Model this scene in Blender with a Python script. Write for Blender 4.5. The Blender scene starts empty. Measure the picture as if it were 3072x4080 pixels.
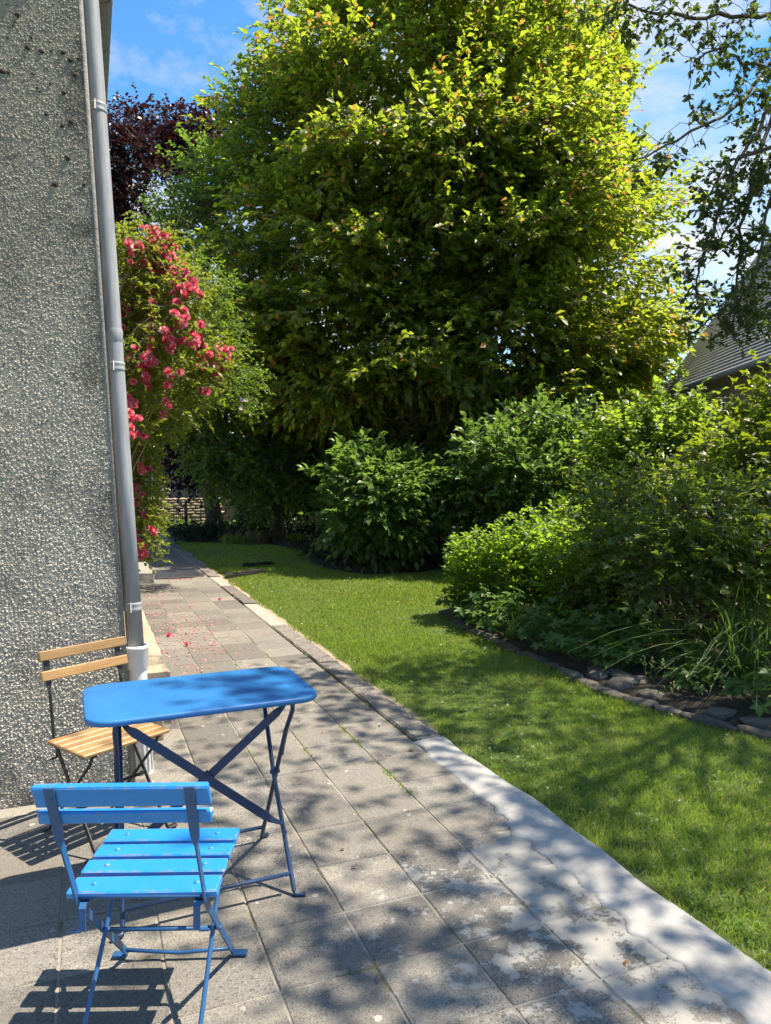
import bpy, math, random
import numpy as np
from mathutils import Vector, Matrix

# ------------------------------------------------------------------ camera, world, sun, exposure
scene = bpy.context.scene
col = scene.collection
CAM_H, YAW, PITCH, FPX, PW, PH = 1.5, math.radians(22.0), math.radians(2.5), 2945.0, 3072, 4080
cam_data = bpy.data.cameras.new("camera")
cam_data.sensor_fit = 'HORIZONTAL'
cam_data.sensor_width = 36.0
cam_data.lens = 36.0 * FPX / PW
cam_data.clip_start = 0.05
cam_data.clip_end = 600.0
cam = bpy.data.objects.new("camera", cam_data)
cam.location = (0, 0, CAM_H)
cam.rotation_euler = (math.radians(90) - PITCH, 0, -YAW)
col.objects.link(cam)
scene.camera = cam

SUN = Vector((0.47, -0.125, 1.0)).normalized()          # direction towards the sun
world = bpy.data.worlds.new("World")
scene.world = world
world.use_nodes = True


def build_world():
    nt = world.node_tree
    nt.nodes.clear()
    N, L = nt.nodes.new, nt.links.new
    out = N('ShaderNodeOutputWorld')
    bg = N('ShaderNodeBackground')
    bg.inputs['Strength'].default_value = 0.145
    sky = N('ShaderNodeTexSky')
    sky.sky_type = 'NISHITA'
    sky.sun_disc = False
    sky.sun_elevation = math.asin(SUN.z)
    sky.sun_rotation = math.atan2(SUN.x, SUN.y)
    sky.altitude = 100
    sky.air_density = 1.0
    sky.dust_density = 0.4
    sky.ozone_density = 3.0
    hsv = N('ShaderNodeHueSaturation')
    hsv.inputs['Saturation'].default_value = 1.34
    L(sky.outputs[0], hsv.inputs['Color'])
    tc = N('ShaderNodeTexCoord')
    mp = N('ShaderNodeMapping')
    mp.inputs['Scale'].default_value = (1.0, 1.0, 2.2)
    mp.inputs['Location'].default_value = (0.15, 0.35, 0.1)
    L(tc.outputs['Generated'], mp.inputs['Vector'])
    n1 = N('ShaderNodeTexNoise')
    n1.inputs['Scale'].default_value = 4.2
    n1.inputs['Detail'].default_value = 9
    n1.inputs['Roughness'].default_value = 0.62
    n1.inputs['Distortion'].default_value = 0.25
    L(mp.outputs[0], n1.inputs['Vector'])
    n2 = N('ShaderNodeTexNoise')
    n2.inputs['Scale'].default_value = 1.15
    n2.inputs['Detail'].default_value = 2
    L(mp.outputs[0], n2.inputs['Vector'])
    ad = N('ShaderNodeMath')
    ad.operation = 'MULTIPLY_ADD'
    ad.inputs[1].default_value = 1.3
    L(n2.outputs[0], ad.inputs[0])
    L(n1.outputs[0], ad.inputs[2])
    rp = N('ShaderNodeMapRange')
    rp.inputs['From Min'].default_value = 1.16
    rp.inputs['From Max'].default_value = 1.50
    L(ad.outputs[0], rp.inputs['Value'])
    mx = N('ShaderNodeMixRGB')
    mx.inputs['Color2'].default_value = (3.1, 3.25, 3.5, 1)
    L(rp.outputs[0], mx.inputs['Fac'])
    L(hsv.outputs[0], mx.inputs['Color1'])
    L(mx.outputs[0], bg.inputs['Color'])
    L(bg.outputs[0], out.inputs['Surface'])


build_world()
sun_data = bpy.data.lights.new("sun", 'SUN')
sun_data.energy = 4.6
sun_data.angle = math.radians(0.53)
sun_data.color = (1.0, 0.975, 0.93)
sun = bpy.data.objects.new("sun", sun_data)
sun.rotation_euler = SUN.to_track_quat('Z', 'Y').to_euler()
sun.location = (6, -2, 14)
col.objects.link(sun)
vs = scene.view_settings
vs.view_transform = 'Standard'
vs.look = 'None'
vs.gamma = 1.0
vs.use_curve_mapping = False
vs.exposure = 1.15
vs.use_white_balance = True
vs.white_balance_temperature = 7900
vs.white_balance_tint = 10
scene.cycles.max_bounces = 6
scene.cycles.diffuse_bounces = 3
scene.cycles.glossy_bounces = 2
scene.cycles.transmission_bounces = 4
scene.cycles.transparent_max_bounces = 4
scene.cycles.adaptive_threshold = 0.02

rng = np.random.default_rng(7)
random.seed(7)

# ------------------------------------------------------------------ pixel helpers (directions only)
_cy, _sy, _cp, _sp = math.cos(YAW), math.sin(YAW), math.cos(PITCH), math.sin(PITCH)
_R = np.array([_cy, -_sy, 0.0])
_F = np.array([_sy * _cp, _cy * _cp, -_sp])
_U = np.cross(_R, _F)


def ray(px, py):
    return (px - PW / 2) / FPX * _R - (py - PH / 2) / FPX * _U + _F


def on_ground(px, py, z=0.0):
    d = ray(px, py)
    return d * ((z - CAM_H) / d[2]) + np.array([0, 0, CAM_H])


def at_y(px, py, y):
    d = ray(px, py)
    return d * (y / d[1]) + np.array([0, 0, CAM_H])


def to_px(P):
    P = np.atleast_2d(P) - np.array([0, 0, CAM_H])
    f = P @ _F
    return PW / 2 + FPX * (P @ _R) / f, PH / 2 - FPX * (P @ _U) / f, f


# ------------------------------------------------------------------ object helpers
def link(o, parent=None):
    col.objects.link(o)
    if parent is not None:
        o.parent = parent
    return o


def tag(o, label=None, cat=None, group=None, kind=None):
    if label:
        o["label"] = label
    if cat:
        o["category"] = cat
    if group:
        o["group"] = group
    if kind:
        o["kind"] = kind
    return o


def thing(name, label, cat, loc=(0, 0, 0), rz=0.0, group=None):
    o = bpy.data.objects.new(name, None)
    o.empty_display_size = 0.1
    o.location = loc
    o.rotation_euler = (0, 0, rz)
    link(o)
    return tag(o, label, cat, group)


def mesh_py(name, verts, faces, mat=None, smooth=False):
    me = bpy.data.meshes.new(name)
    me.from_pydata([tuple(v) for v in verts], [], faces)
    if smooth:
        me.polygons.foreach_set('use_smooth', [True] * len(me.polygons))
    if mat:
        me.materials.append(mat)
    me.update()
    return me


def mesh_np(name, V, Fc, mat=None, smooth=False):
    """V (n,3), Fc (m,k) same-size faces."""
    me = bpy.data.meshes.new(name)
    m, k = Fc.shape
    me.vertices.add(len(V))
    me.vertices.foreach_set('co', np.ascontiguousarray(V, dtype=np.float32).ravel())
    me.loops.add(m * k)
    me.loops.foreach_set('vertex_index', np.ascontiguousarray(Fc, dtype=np.int32).ravel())
    me.polygons.add(m)
    me.polygons.foreach_set('loop_start', np.arange(0, m * k, k, dtype=np.int32))
    if smooth:
        me.polygons.foreach_set('use_smooth', np.ones(m, dtype=bool))
    if mat:
        me.materials.append(mat)
    me.update(calc_edges=True)
    return me


def obj(name, me, parent=None, loc=None):
    o = bpy.data.objects.new(name, me)
    if loc is not None:
        o.location = loc
    return link(o, parent)


class MB:
    """collects shapes into one mesh"""

    def __init__(self):
        self.v, self.f = [], []

    def add(self, v, f):
        n = len(self.v)
        self.v += [tuple(p) for p in v]
        self.f += [tuple(i + n for i in q) for q in f]
        return self

    def box(self, x0, x1, y0, y1, z0, z1):
        v = [(x, y, z) for z in (z0, z1) for y in (y0, y1) for x in (x0, x1)]
        return self.add(v, [(0, 2, 3, 1), (4, 5, 7, 6), (0, 1, 5, 4), (2, 6, 7, 3), (0, 4, 6, 2), (1, 3, 7, 5)])

    def bevel_box(self, x0, x1, y0, y1, z0, z1, b=0.004):
        """box with chamfered edges"""
        vs_, idx = [], {}
        for sx, X in ((-1, x0), (1, x1)):
            for sy, Y in ((-1, y0), (1, y1)):
                for sz, Z in ((-1, z0), (1, z1)):
                    for a in range(3):
                        p = [X - sx * b, Y - sy * b, Z - sz * b]
                        p[a] = (X, Y, Z)[a]
                        idx[(sx, sy, sz, a)] = len(vs_)
                        vs_.append(p)
        fs = []
        for a in range(3):
            o1, o2 = [i for i in range(3) if i != a]
            for s in (-1, 1):
                q = []
                for s1, s2 in ((-1, -1), (1, -1), (1, 1), (-1, 1)):
                    t = [0, 0, 0]
                    t[a], t[o1], t[o2] = s, s1, s2
                    q.append(idx[(*t, a)])
                fs.append(q)
            for s1 in (-1, 1):
                for s2 in (-1, 1):
                    q = []
                    for s, aa in ((-1, o1), (1, o1), (1, o2), (-1, o2)):
                        t = [0, 0, 0]
                        t[a], t[o1], t[o2] = s, s1, s2
                        q.append(idx[(*t, aa)])
                    fs.append(q)
        for sx in (-1, 1):
            for sy in (-1, 1):
                for sz in (-1, 1):
                    fs.append([idx[(sx, sy, sz, a)] for a in range(3)])
        return self.add(vs_, fs)

    def tube(self, pts, radii, sides=8, cap=True):
        pts = [Vector(p) for p in pts]
        if not hasattr(radii, '__len__'):
            radii = [radii] * len(pts)
        v, f = [], []
        prev = None
        for i, p in enumerate(pts):
            t = (pts[min(i + 1, len(pts) - 1)] - pts[max(i - 1, 0)])
            t = t.normalized() if t.length > 1e-9 else Vector((0, 0, 1))
            if prev is None:
                a = Vector((1, 0, 0)) if abs(t.x) < 0.9 else Vector((0, 1, 0))
                n = (a - t * a.dot(t)).normalized()
            else:
                n = (prev - t * prev.dot(t)).normalized()
            prev = n
            b = t.cross(n)
            for k in range(sides):
                an = 2 * math.pi * k / sides
                v.append(p + (n * math.cos(an) + b * math.sin(an)) * radii[i])
        for i in range(len(pts) - 1):
            for k in range(sides):
                k2 = (k + 1) % sides
                f.append((i * sides + k, i * sides + k2, (i + 1) * sides + k2, (i + 1) * sides + k))
        if cap:
            f.append(tuple(range(sides))[::-1])
            f.append(tuple((len(pts) - 1) * sides + k for k in range(sides)))
        return self.add(v, f)

    def ribbon(self, pts, wdirs, w, t):
        """flat bar through pts; wdirs = direction of its width at each point"""
        pts = [Vector(p) for p in pts]
        v, f = [], []
        for i, p in enumerate(pts):
            d = (pts[min(i + 1, len(pts) - 1)] - pts[max(i - 1, 0)]).normalized()
            wd = Vector(wdirs[i] if isinstance(wdirs, list) else wdirs)
            wd = (wd - d * wd.dot(d)).normalized()
            nn = d.cross(wd)
            ww = w[i] if hasattr(w, '__len__') else w
            for a, b in ((-1, -1), (1, -1), (1, 1), (-1, 1)):
                v.append(p + wd * (a * ww / 2) + nn * (b * t / 2))
        for i in range(len(pts) - 1):
            for k in range(4):
                k2 = (k + 1) % 4
                f.append((i * 4 + k, i * 4 + k2, i * 4 + 4 + k2, i * 4 + 4 + k))
        f.append((3, 2, 1, 0))
        n = (len(pts) - 1) * 4
        f.append((n, n + 1, n + 2, n + 3))
        return self.add(v, f)

    def lathe(self, prof, sides=20, origin=(0, 0, 0)):
        """prof: list of (r, z)"""
        ox, oy, oz = origin
        v = [(ox + r * math.cos(2 * math.pi * k / sides), oy + r * math.sin(2 * math.pi * k / sides), oz + z)
             for r, z in prof for k in range(sides)]
        f = [(i * sides + k, i * sides + (k + 1) % sides, (i + 1) * sides + (k + 1) % sides, (i + 1) * sides + k)
             for i in range(len(prof) - 1) for k in range(sides)]
        return self.add(v, f)

    def build(self, name, mat, parent=None, smooth=False, loc=None):
        me = mesh_py(name, self.v, self.f, mat, smooth)
        return obj(name, me, parent, loc)


# ------------------------------------------------------------------ materials
class NT:
    def __init__(self, name):
        self.m = bpy.data.materials.new(name)
        self.m.use_nodes = True
        self.t = self.m.node_tree
        self.t.nodes.clear()
        self.out = self.t.nodes.new('ShaderNodeOutputMaterial')

    def n(self, typ, **kw):
        nd = self.t.nodes.new('ShaderNode' + typ)
        for k, v in kw.items():
            if k in nd.inputs:
                nd.inputs[k].default_value = v
            else:
                setattr(nd, k, v)
        return nd

    def l(self, a, b):
        self.t.links.new(a, b)
        return b

    def noise(self, vec, scale, detail=4, rough=0.55, dist=0.0):
        nd = self.n('TexNoise', Scale=scale, Detail=detail, Roughness=rough, Distortion=dist)
        if vec is not None:
            self.l(vec, nd.inputs['Vector'])
        return nd.outputs[0]

    def voro(self, vec, scale, feature='F1', rand=1.0):
        nd = self.n('TexVoronoi', Scale=scale, Randomness=rand)
        nd.feature = feature
        if vec is not None:
            self.l(vec, nd.inputs['Vector'])
        return nd

    def ramp(self, fac, *stops, interp='LINEAR'):
        nd = self.n('ValToRGB')
        cr = nd.color_ramp
        cr.interpolation = interp
        while len(cr.elements) < len(stops):
            cr.elements.new(0.5)
        for e, (p, c) in zip(cr.elements, stops):
            e.position = p
            e.color = c if len(c) == 4 else (*c, 1)
        self.l(fac, nd.inputs['Fac'])
        return nd.outputs['Color']

    def rng_(self, val, a, b, c=0.0, d=1.0):
        nd = self.n('MapRange')
        for k, v in zip(('From Min', 'From Max', 'To Min', 'To Max'), (a, b, c, d)):
            nd.inputs[k].default_value = v
        self.l(val, nd.inputs['Value'])
        return nd.outputs[0]

    def mix(self, fac, a, b, mode='MIX'):
        nd = self.n('MixRGB')
        nd.blend_type = mode
        for s, v in ((nd.inputs['Fac'], fac), (nd.inputs['Color1'], a), (nd.inputs['Color2'], b)):
            if isinstance(v, (int, float)):
                s.default_value = v
            elif isinstance(v, tuple):
                s.default_value = v if len(v) == 4 else (*v, 1)
            else:
                self.l(v, s)
        return nd.outputs[0]

    def math(self, op, a, b=None):
        nd = self.n('Math')
        nd.operation = op
        for s, v in zip(nd.inputs, (a, b)):
            if v is None:
                continue
            if isinstance(v, (int, float)):
                s.default_value = v
            else:
                self.l(v, s)
        return nd.outputs[0]

    def sep(self, vec):
        nd = self.n('SeparateXYZ')
        self.l(vec, nd.inputs[0])
        return nd.outputs

    def pos(self):
        return self.n('NewGeometry').outputs['Position']

    def objco(self):
        return self.n('TexCoord').outputs['Object']

    def objrand(self):
        return self.n('ObjectInfo').outputs['Random']

    def bump(self, height, strength=0.5, dist=0.01, normal=None):
        nd = self.n('Bump', Strength=strength, Distance=dist)
        self.l(height, nd.inputs['Height'])
        if normal is not None:
            self.l(normal, nd.inputs['Normal'])
        return nd.outputs[0]

    def principled(self, color, rough=0.7, normal=None, metal=0.0, spec=0.5):
        b = self.n('BsdfPrincipled', Metallic=metal)
        b.inputs['Specular IOR Level'].default_value = spec
        for s, v in ((b.inputs['Base Color'], color), (b.inputs['Roughness'], rough)):
            if isinstance(v, (int, float)):
                s.default_value = v
            elif isinstance(v, tuple):
                s.default_value = (*v, 1)
            else:
                self.l(v, s)
        if normal is not None:
            self.l(normal, b.inputs['Normal'])
        return b.outputs[0]

    def done(self, shader):
        self.l(shader, self.out.inputs['Surface'])
        return self.m


def m_plain(name, color, rough=0.7, var=0.15, scale=20, metal=0.0, bump=0.15, spec=0.5):
    t = NT(name)
    c = t.objco()
    n = t.noise(c, scale, 5, 0.6)
    k = t.mix(t.rng_(n, 0.3, 0.7), tuple(x * (1 - var) for x in color), tuple(min(1, x * (1 + var)) for x in color))
    return t.done(t.principled(k, rough, t.bump(n, bump, 0.004), metal, spec))


def m_leaf(name, ca, cb, trans=(0.25, 0.40, 0.03), tf=0.42, young=None, yfrac=0.06, rough=0.42, spec=0.45, patchy=None):
    """two-tone leaf, each leaf its own shade, light shining through"""
    t = NT(name)
    g = t.n('NewGeometry')
    r = t.math('FRACT', t.math('ADD', g.outputs['Random Per Island'], t.math('MULTIPLY', t.objrand(), 7.31)))
    base = t.mix(r, ca, cb)
    tr = t.mix(r, tuple(x * 0.75 for x in trans), trans)
    if young:
        r2 = t.math('FRACT', t.math('MULTIPLY', r, 37.7))
        yy = t.math('LESS_THAN', r2, yfrac)
        base = t.mix(yy, base, young)
        tr = t.mix(yy, tr, tuple(min(1, x * 2.2) for x in young))
    if patchy:
        pn = t.rng_(t.noise(t.pos(), 1.6, 5, 0.65), 0.50, 0.70, 0, 0.5)
        base = t.mix(pn, base, patchy)
        tr = t.mix(pn, tr, tuple(min(1, x * 2.2) for x in patchy))
    n = t.noise(t.pos(), 60, 2)
    base = t.mix(0.35, base, t.mix(n, (0.5, 0.5, 0.5), (1, 1, 1)), 'MULTIPLY')
    p = t.principled(base, rough, spec=spec)
    td = t.n('BsdfTranslucent')
    t.l(tr, td.inputs['Color'])
    mx = t.n('MixShader')
    mx.inputs[0].default_value = tf
    t.l(p, mx.inputs[1])
    t.l(td.outputs[0], mx.inputs[2])
    return t.done(mx.outputs[0])


def m_slab():
    t = NT("concrete_slab")
    p = t.pos()
    r = t.objrand()
    x, y, z = t.sep(p)
    fine = t.noise(p, 160, 3, 0.7)
    v = t.voro(p, 210)
    big = t.noise(p, 2.2, 4, 0.6)
    cell = t.mix(t.rng_(v.outputs['Distance'], 0.1, 0.6), (0.252, 0.245, 0.23), (0.16, 0.155, 0.146))
    spk = t.math('GREATER_THAN', t.sep(v.outputs['Color'])[0], 0.86)
    cell = t.mix(spk, cell, (0.085, 0.082, 0.078))
    spk2 = t.math('LESS_THAN', t.sep(v.outputs['Color'])[1], 0.10)
    cell = t.mix(spk2, cell, (0.27, 0.255, 0.225))
    c = t.mix(t.rng_(big, 0.35, 0.68), cell, t.mix(0.5, cell, (0.24, 0.215, 0.175)))
    st = t.noise(p, 1.1, 7, 0.72)
    c = t.mix(t.rng_(st, 0.46, 0.68, 0, 0.55), c, t.mix(0.6, c, (0.06, 0.058, 0.055)))
    c = t.mix(t.rng_(t.noise(p, 14, 6, 0.7), 0.56, 0.72, 0, 0.35), c, (0.28, 0.265, 0.235))
    tint = t.mix(r, (0.70, 0.70, 0.71), (1.18, 1.16, 1.12))
    c = t.mix(1.0, c, tint, 'MULTIPLY')
    # lichen spots
    lv = t.voro(p, 9.0)
    wob = t.math('ADD', lv.outputs['Distance'], t.math('MULTIPLY', t.noise(p, 70, 2), 0.14))
    spot = t.math('MULTIPLY', t.math('LESS_THAN', wob, 0.175), t.math('GREATER_THAN', t.sep(lv.outputs['Color'])[0], 0.45))
    c = t.mix(t.math('MULTIPLY', spot, 0.75), c, (0.36, 0.35, 0.32))
    # thin skin of cement worn through, beside the poured edge
    en = t.noise(p, 6.5, 10, 0.75)
    en2 = t.noise(p, 38.0, 4, 0.7)
    nx = t.rng_(x, 0.70, 1.72, -0.15, 0.105)
    ny = t.rng_(y, 2.55, 3.05, 0.0, -0.45)
    ny2 = t.rng_(y, 1.2, 2.3, -0.03, 0.02)
    s = t.math('ADD', t.math('ADD', en, t.math('MULTIPLY', t.math('SUBTRACT', en2, 0.5), 0.16)), t.math('ADD', nx, t.math('ADD', ny, ny2)))
    skin = t.math('GREATER_THAN', s, 0.515)
    sc = t.mix(t.noise(p, 9, 4), (0.25, 0.245, 0.228), (0.34, 0.335, 0.312))
    c = t.mix(t.math('MULTIPLY', skin, 0.9), c, sc)
    hgt = t.math('ADD', t.math('MULTIPLY', fine, 0.5), t.math('MULTIPLY', v.outputs['Distance'], 0.6))
    hgt = t.math('ADD', t.math('MULTIPLY', hgt, t.math('SUBTRACT', 1.0, t.math('MULTIPLY', skin, 0.7))), t.math('MULTIPLY', skin, 0.8))
    return t.done(t.principled(c, 0.88, t.bump(hgt, 0.7, 0.004), spec=0.3))


def m_bed():
    t = NT("joint_mortar")
    p = t.pos()
    n = t.noise(p, 3.5, 4)
    n2 = t.noise(p, 60, 4, 0.7)
    c = t.mix(n2, (0.20, 0.185, 0.155), (0.34, 0.32, 0.275))
    c = t.mix(t.rng_(n, 0.52, 0.62), c, t.mix(n2, (0.09, 0.075, 0.03), (0.16, 0.15, 0.05)))
    return t.done(t.principled(c, 0.95, t.bump(n2, 1.0, 0.01)))


def m_cement(name, a, b):
    t = NT(name)
    p = t.pos()
    n = t.noise(p, 6, 6, 0.6)
    n2 = t.noise(p, 130, 3, 0.7)
    mp = t.n('Mapping')
    mp.inputs['Scale'].default_value = (6, 1.2, 1)
    t.l(p, mp.inputs['Vector'])
    st = t.noise(mp.outputs[0], 9, 5, 0.7)
    c = t.mix(t.rng_(n, 0.3, 0.7), a, b)
    c = t.mix(t.rng_(st, 0.55, 0.75, 0, 0.35), c, tuple(x * 0.75 for x in a))
    gr = t.noise(p, 28, 6, 0.75)
    c = t.mix(t.rng_(gr, 0.52, 0.72, 0, 0.4), c, tuple(x * 0.62 for x in a))
    c = t.mix(t.rng_(t.noise(p, 3.1, 6, 0.7), 0.5, 0.7, 0, 0.4), c, tuple(x * 0.7 for x in a))
    pit = t.math('GREATER_THAN', t.voro(p, 60).outputs['Distance'], 0.93)
    c = t.mix(t.math('MULTIPLY', pit, 0.5), c, (0.2, 0.19, 0.17))
    return t.done(t.principled(c, 0.85, t.bump(t.math('ADD', n2, t.math('MULTIPLY', st, 1.5)), 0.35, 0.004), spec=0.3))


def m_kerb():
    t = NT("kerb_concrete")
    p = t.pos()
    n = t.noise(p, 9, 6, 0.65)
    v = t.voro(p, 95)
    c = t.mix(t.rng_(v.outputs['Distance'], 0.1, 0.7), (0.27, 0.25, 0.22), (0.11, 0.105, 0.10))
    c = t.mix(t.rng_(n, 0.52, 0.66), c, (0.09, 0.087, 0.085))
    lv = t.math('GREATER_THAN', t.noise(p, 26, 5, 0.7), 0.63)
    c = t.mix(t.math('MULTIPLY', lv, 0.7), c, (0.45, 0.43, 0.39))
    c = t.mix(1.0, c, t.mix(t.objrand(), (0.75, 0.75, 0.76), (1.2, 1.15, 1.08)), 'MULTIPLY')
    return t.done(t.principled(c, 0.9, t.bump(t.math('ADD', n, v.outputs['Distance']), 0.6, 0.006)))


def m_pebbledash(name, pebbles):
    t = NT(name)
    p = t.pos()
    x, y, z = t.sep(p)
    if pebbles:
        r = t.n('NewGeometry').outputs['Random Per Island']
        c = t.mix(r, (0.37, 0.325, 0.262), (0.68, 0.62, 0.52))
        c = t.mix(t.math('GREATER_THAN', t.math('FRACT', t.math('MULTIPLY', r, 31.7)), 0.9), c, (0.14, 0.125, 0.105))
    else:
        c = t.mix(t.noise(p, 120, 4), (0.26, 0.232, 0.19), (0.39, 0.35, 0.29))
    # old weathering: grime on the upper wall, brown blotches, damp dark stains
    big = t.noise(p, 1.3, 5, 0.6)
    mid = t.noise(p, 5.0, 6, 0.7)
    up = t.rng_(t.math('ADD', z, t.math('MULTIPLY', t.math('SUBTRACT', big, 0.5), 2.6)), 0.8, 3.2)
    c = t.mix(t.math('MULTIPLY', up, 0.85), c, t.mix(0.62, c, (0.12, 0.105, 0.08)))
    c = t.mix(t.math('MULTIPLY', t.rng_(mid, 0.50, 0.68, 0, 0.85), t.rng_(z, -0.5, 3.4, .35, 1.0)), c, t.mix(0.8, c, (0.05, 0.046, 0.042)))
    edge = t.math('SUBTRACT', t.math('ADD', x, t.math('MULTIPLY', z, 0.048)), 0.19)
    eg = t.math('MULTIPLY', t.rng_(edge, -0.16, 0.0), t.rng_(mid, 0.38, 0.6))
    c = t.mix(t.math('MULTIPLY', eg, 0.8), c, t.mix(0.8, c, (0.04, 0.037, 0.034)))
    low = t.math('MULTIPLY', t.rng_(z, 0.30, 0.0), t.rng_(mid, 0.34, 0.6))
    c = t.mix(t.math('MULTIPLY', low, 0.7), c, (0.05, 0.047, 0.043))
    return t.done(t.principled(c, 0.85, t.bump(t.noise(p, 150, 3), 0.5, 0.004), spec=0.3))


def m_paint(name, ca, cb, under=(0.22, 0.19, 0.16), chips=0.66, rough=0.38, scale=1.0, edge=0.0):
    """gloss paint with fading and small chips"""
    t = NT(name)
    c = t.objco()
    n = t.noise(c, 5 * scale, 5, 0.6)
    n2 = t.noise(c, 46 * scale, 6, 0.7)
    k = t.mix(t.rng_(n, 0.3, 0.7), ca, cb)
    mp = t.n('Mapping')
    mp.inputs['Scale'].default_value = (0.25, 1.6, 1.6)
    t.l(c, mp.inputs['Vector'])
    gr = t.noise(mp.outputs[0], 60 * scale, 4, 0.6)
    chip = t.math('GREATER_THAN', t.math('ADD', t.math('MULTIPLY', n2, 0.7), t.math('MULTIPLY', n, 0.3)), chips)
    if edge:
        bv = t.n('Bevel', Radius=0.006)
        bv.samples = 4
        dt = t.n('VectorMath')
        dt.operation = 'DOT_PRODUCT'
        t.l(bv.outputs[0], dt.inputs[0])
        t.l(t.n('NewGeometry').outputs['True Normal'], dt.inputs[1])
        em = t.rng_(dt.outputs['Value'], 0.998, 0.93, 0, edge)
        chip = t.math('GREATER_THAN', t.math('ADD', em, t.math('ADD', t.math('MULTIPLY', n2, 0.7), t.math('MULTIPLY', n, 0.3))), chips)
    k = t.mix(chip, k, under)
    h = t.math('SUBTRACT', t.math('MULTIPLY', gr, 0.5), chip)
    return t.done(t.principled(k, t.rng_(n2, 0.3, 0.7, rough - 0.08, rough + 0.12), t.bump(h, 0.25, 0.002)))


def m_wood(name, ca, cb, axis=0, scale=1.0, rough=0.55, bump=0.35):
    t = NT(name)
    c = t.objco()
    mp = t.n('Mapping')
    s = [14.0 * scale] * 3
    s[axis] = 1.1 * scale
    mp.inputs['Scale'].default_value = s
    t.l(c, mp.inputs['Vector'])
    n = t.noise(mp.outputs[0], 3.0, 6, 0.65, 0.6)
    n2 = t.noise(mp.outputs[0], 14.0, 3, 0.6)
    k = t.mix(t.rng_(n, 0.3, 0.7), ca, cb)
    k = t.mix(t.rng_(n2, 0.55, 0.75, 0, 0.45), k, tuple(x * 0.5 for x in ca))
    k = t.mix(1.0, k, t.mix(t.objrand(), (0.8, 0.8, 0.8), (1.15, 1.12, 1.08)), 'MULTIPLY')
    return t.done(t.principled(k, rough, t.bump(t.math('ADD', n, n2), bump, 0.004)))


def m_rock(name, ca, cb, moss=0.3):
    t = NT(name)
    p = t.objco()
    n = t.noise(p, 7, 6, 0.65)
    n2 = t.noise(p, 40, 5, 0.7)
    c = t.mix(t.rng_(n, 0.3, 0.7), ca, cb)
    c = t.mix(t.rng_(n2, 0.55, 0.7, 0, 0.6), c, tuple(min(1, x * 1.7) for x in cb))
    c = t.mix(t.rng_(t.noise(p, 12, 4), 0.55, 0.65, 0, moss), c, (0.05, 0.055, 0.02))
    c = t.mix(1.0, c, t.mix(t.objrand(), (0.7, 0.7, 0.72), (1.25, 1.2, 1.1)), 'MULTIPLY')
    return t.done(t.principled(c, 0.92, t.bump(t.math('ADD', n, t.math('MULTIPLY', n2, 0.5)), 0.8, 0.02)))


def m_lawn():
    t = NT("lawn_ground")
    p = t.pos()
    x, y, z = t.sep(p)
    n = t.noise(p, 2.0, 5, 0.6)
    n2 = t.noise(p, 90, 5, 0.7)
    c = t.mix(n2, (0.045, 0.075, 0.014), (0.12, 0.18, 0.035))
    c = t.mix(t.rng_(n, 0.5, 0.72, 0, 0.5), c, (0.10, 0.085, 0.035))
    wob = t.math('MULTIPLY', t.math('SUBTRACT', t.noise(p, 5, 4), 0.5), 0.11)
    ed = t.rng_(t.math('ADD', x, wob), 1.965, 2.0, 1, 0)
    soil = t.mix(n2, (0.30, 0.23, 0.16), (0.52, 0.43, 0.33))
    c = t.mix(t.math('MULTIPLY', ed, t.rng_(y, 3.6, 5.2)), c, soil)
    return t.done(t.principled(c, 0.95, t.bump(n2, 1.0, 0.02)))


def m_soil():
    t = NT("bed_soil")
    p = t.pos()
    n = t.noise(p, 14, 6, 0.7)
    n2 = t.noise(p, 90, 4, 0.7)
    c = t.mix(t.rng_(n, 0.3, 0.7), (0.025, 0.019, 0.013), (0.075, 0.058, 0.04))
    return t.done(t.principled(c, 0.97, t.bump(t.math('ADD', n, n2), 1.0, 0.03)))


def m_slate():
    t = NT("roof_slate")
    p = t.objco()
    bn = t.noise(p, 1.5, 4)
    br = t.n('TexBrick', Scale=1.0)
    br.offset = 0.5
    br.inputs['Mortar Size'].default_value = 0.012
    br.inputs['Brick Width'].default_value = 0.22
    br.inputs['Row Height'].default_value = 0.11
    br.inputs['Color1'].default_value = (0.16, 0.165, 0.185, 1)
    br.inputs['Color2'].default_value = (0.25, 0.255, 0.275, 1)
    br.inputs['Mortar'].default_value = (0.05, 0.05, 0.055, 1)
    t.l(p, br.inputs['Vector'])
    c = t.mix(t.rng_(bn, 0.3, 0.7, 0, 0.4), br.outputs['Color'], (0.30, 0.29, 0.28))
    return t.done(t.principled(c, 0.45, None))


def m_zinc():
    t = NT("zinc")
    p = t.objco()
    mp = t.n('Mapping')
    mp.inputs['Scale'].default_value = (8, 8, 0.7)
    t.l(p, mp.inputs['Vector'])
    n = t.noise(mp.outputs[0], 6, 5, 0.65)
    n2 = t.noise(p, 22, 5, 0.7)
    c = t.mix(t.rng_(n, 0.3, 0.7), (0.24, 0.26, 0.29), (0.36, 0.38, 0.41))
    c = t.mix(t.rng_(n2, 0.55, 0.75, 0, 0.6), c, (0.36, 0.365, 0.37))
    c = t.mix(t.rng_(t.noise(mp.outputs[0], 2.3, 6, 0.7), 0.5, 0.72, 0, 0.55), c, (0.13, 0.13, 0.125))
    return t.done(t.principled(c, t.rng_(n, 0.3, 0.7, 0.55, 0.72), t.bump(n2, 0.12, 0.003), metal=0.15))


def m_petal(name, a, b, trans, faded=None):
    return m_leaf(name, a, b, trans, 0.35, faded, 0.14, rough=0.6, spec=0.2)


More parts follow.
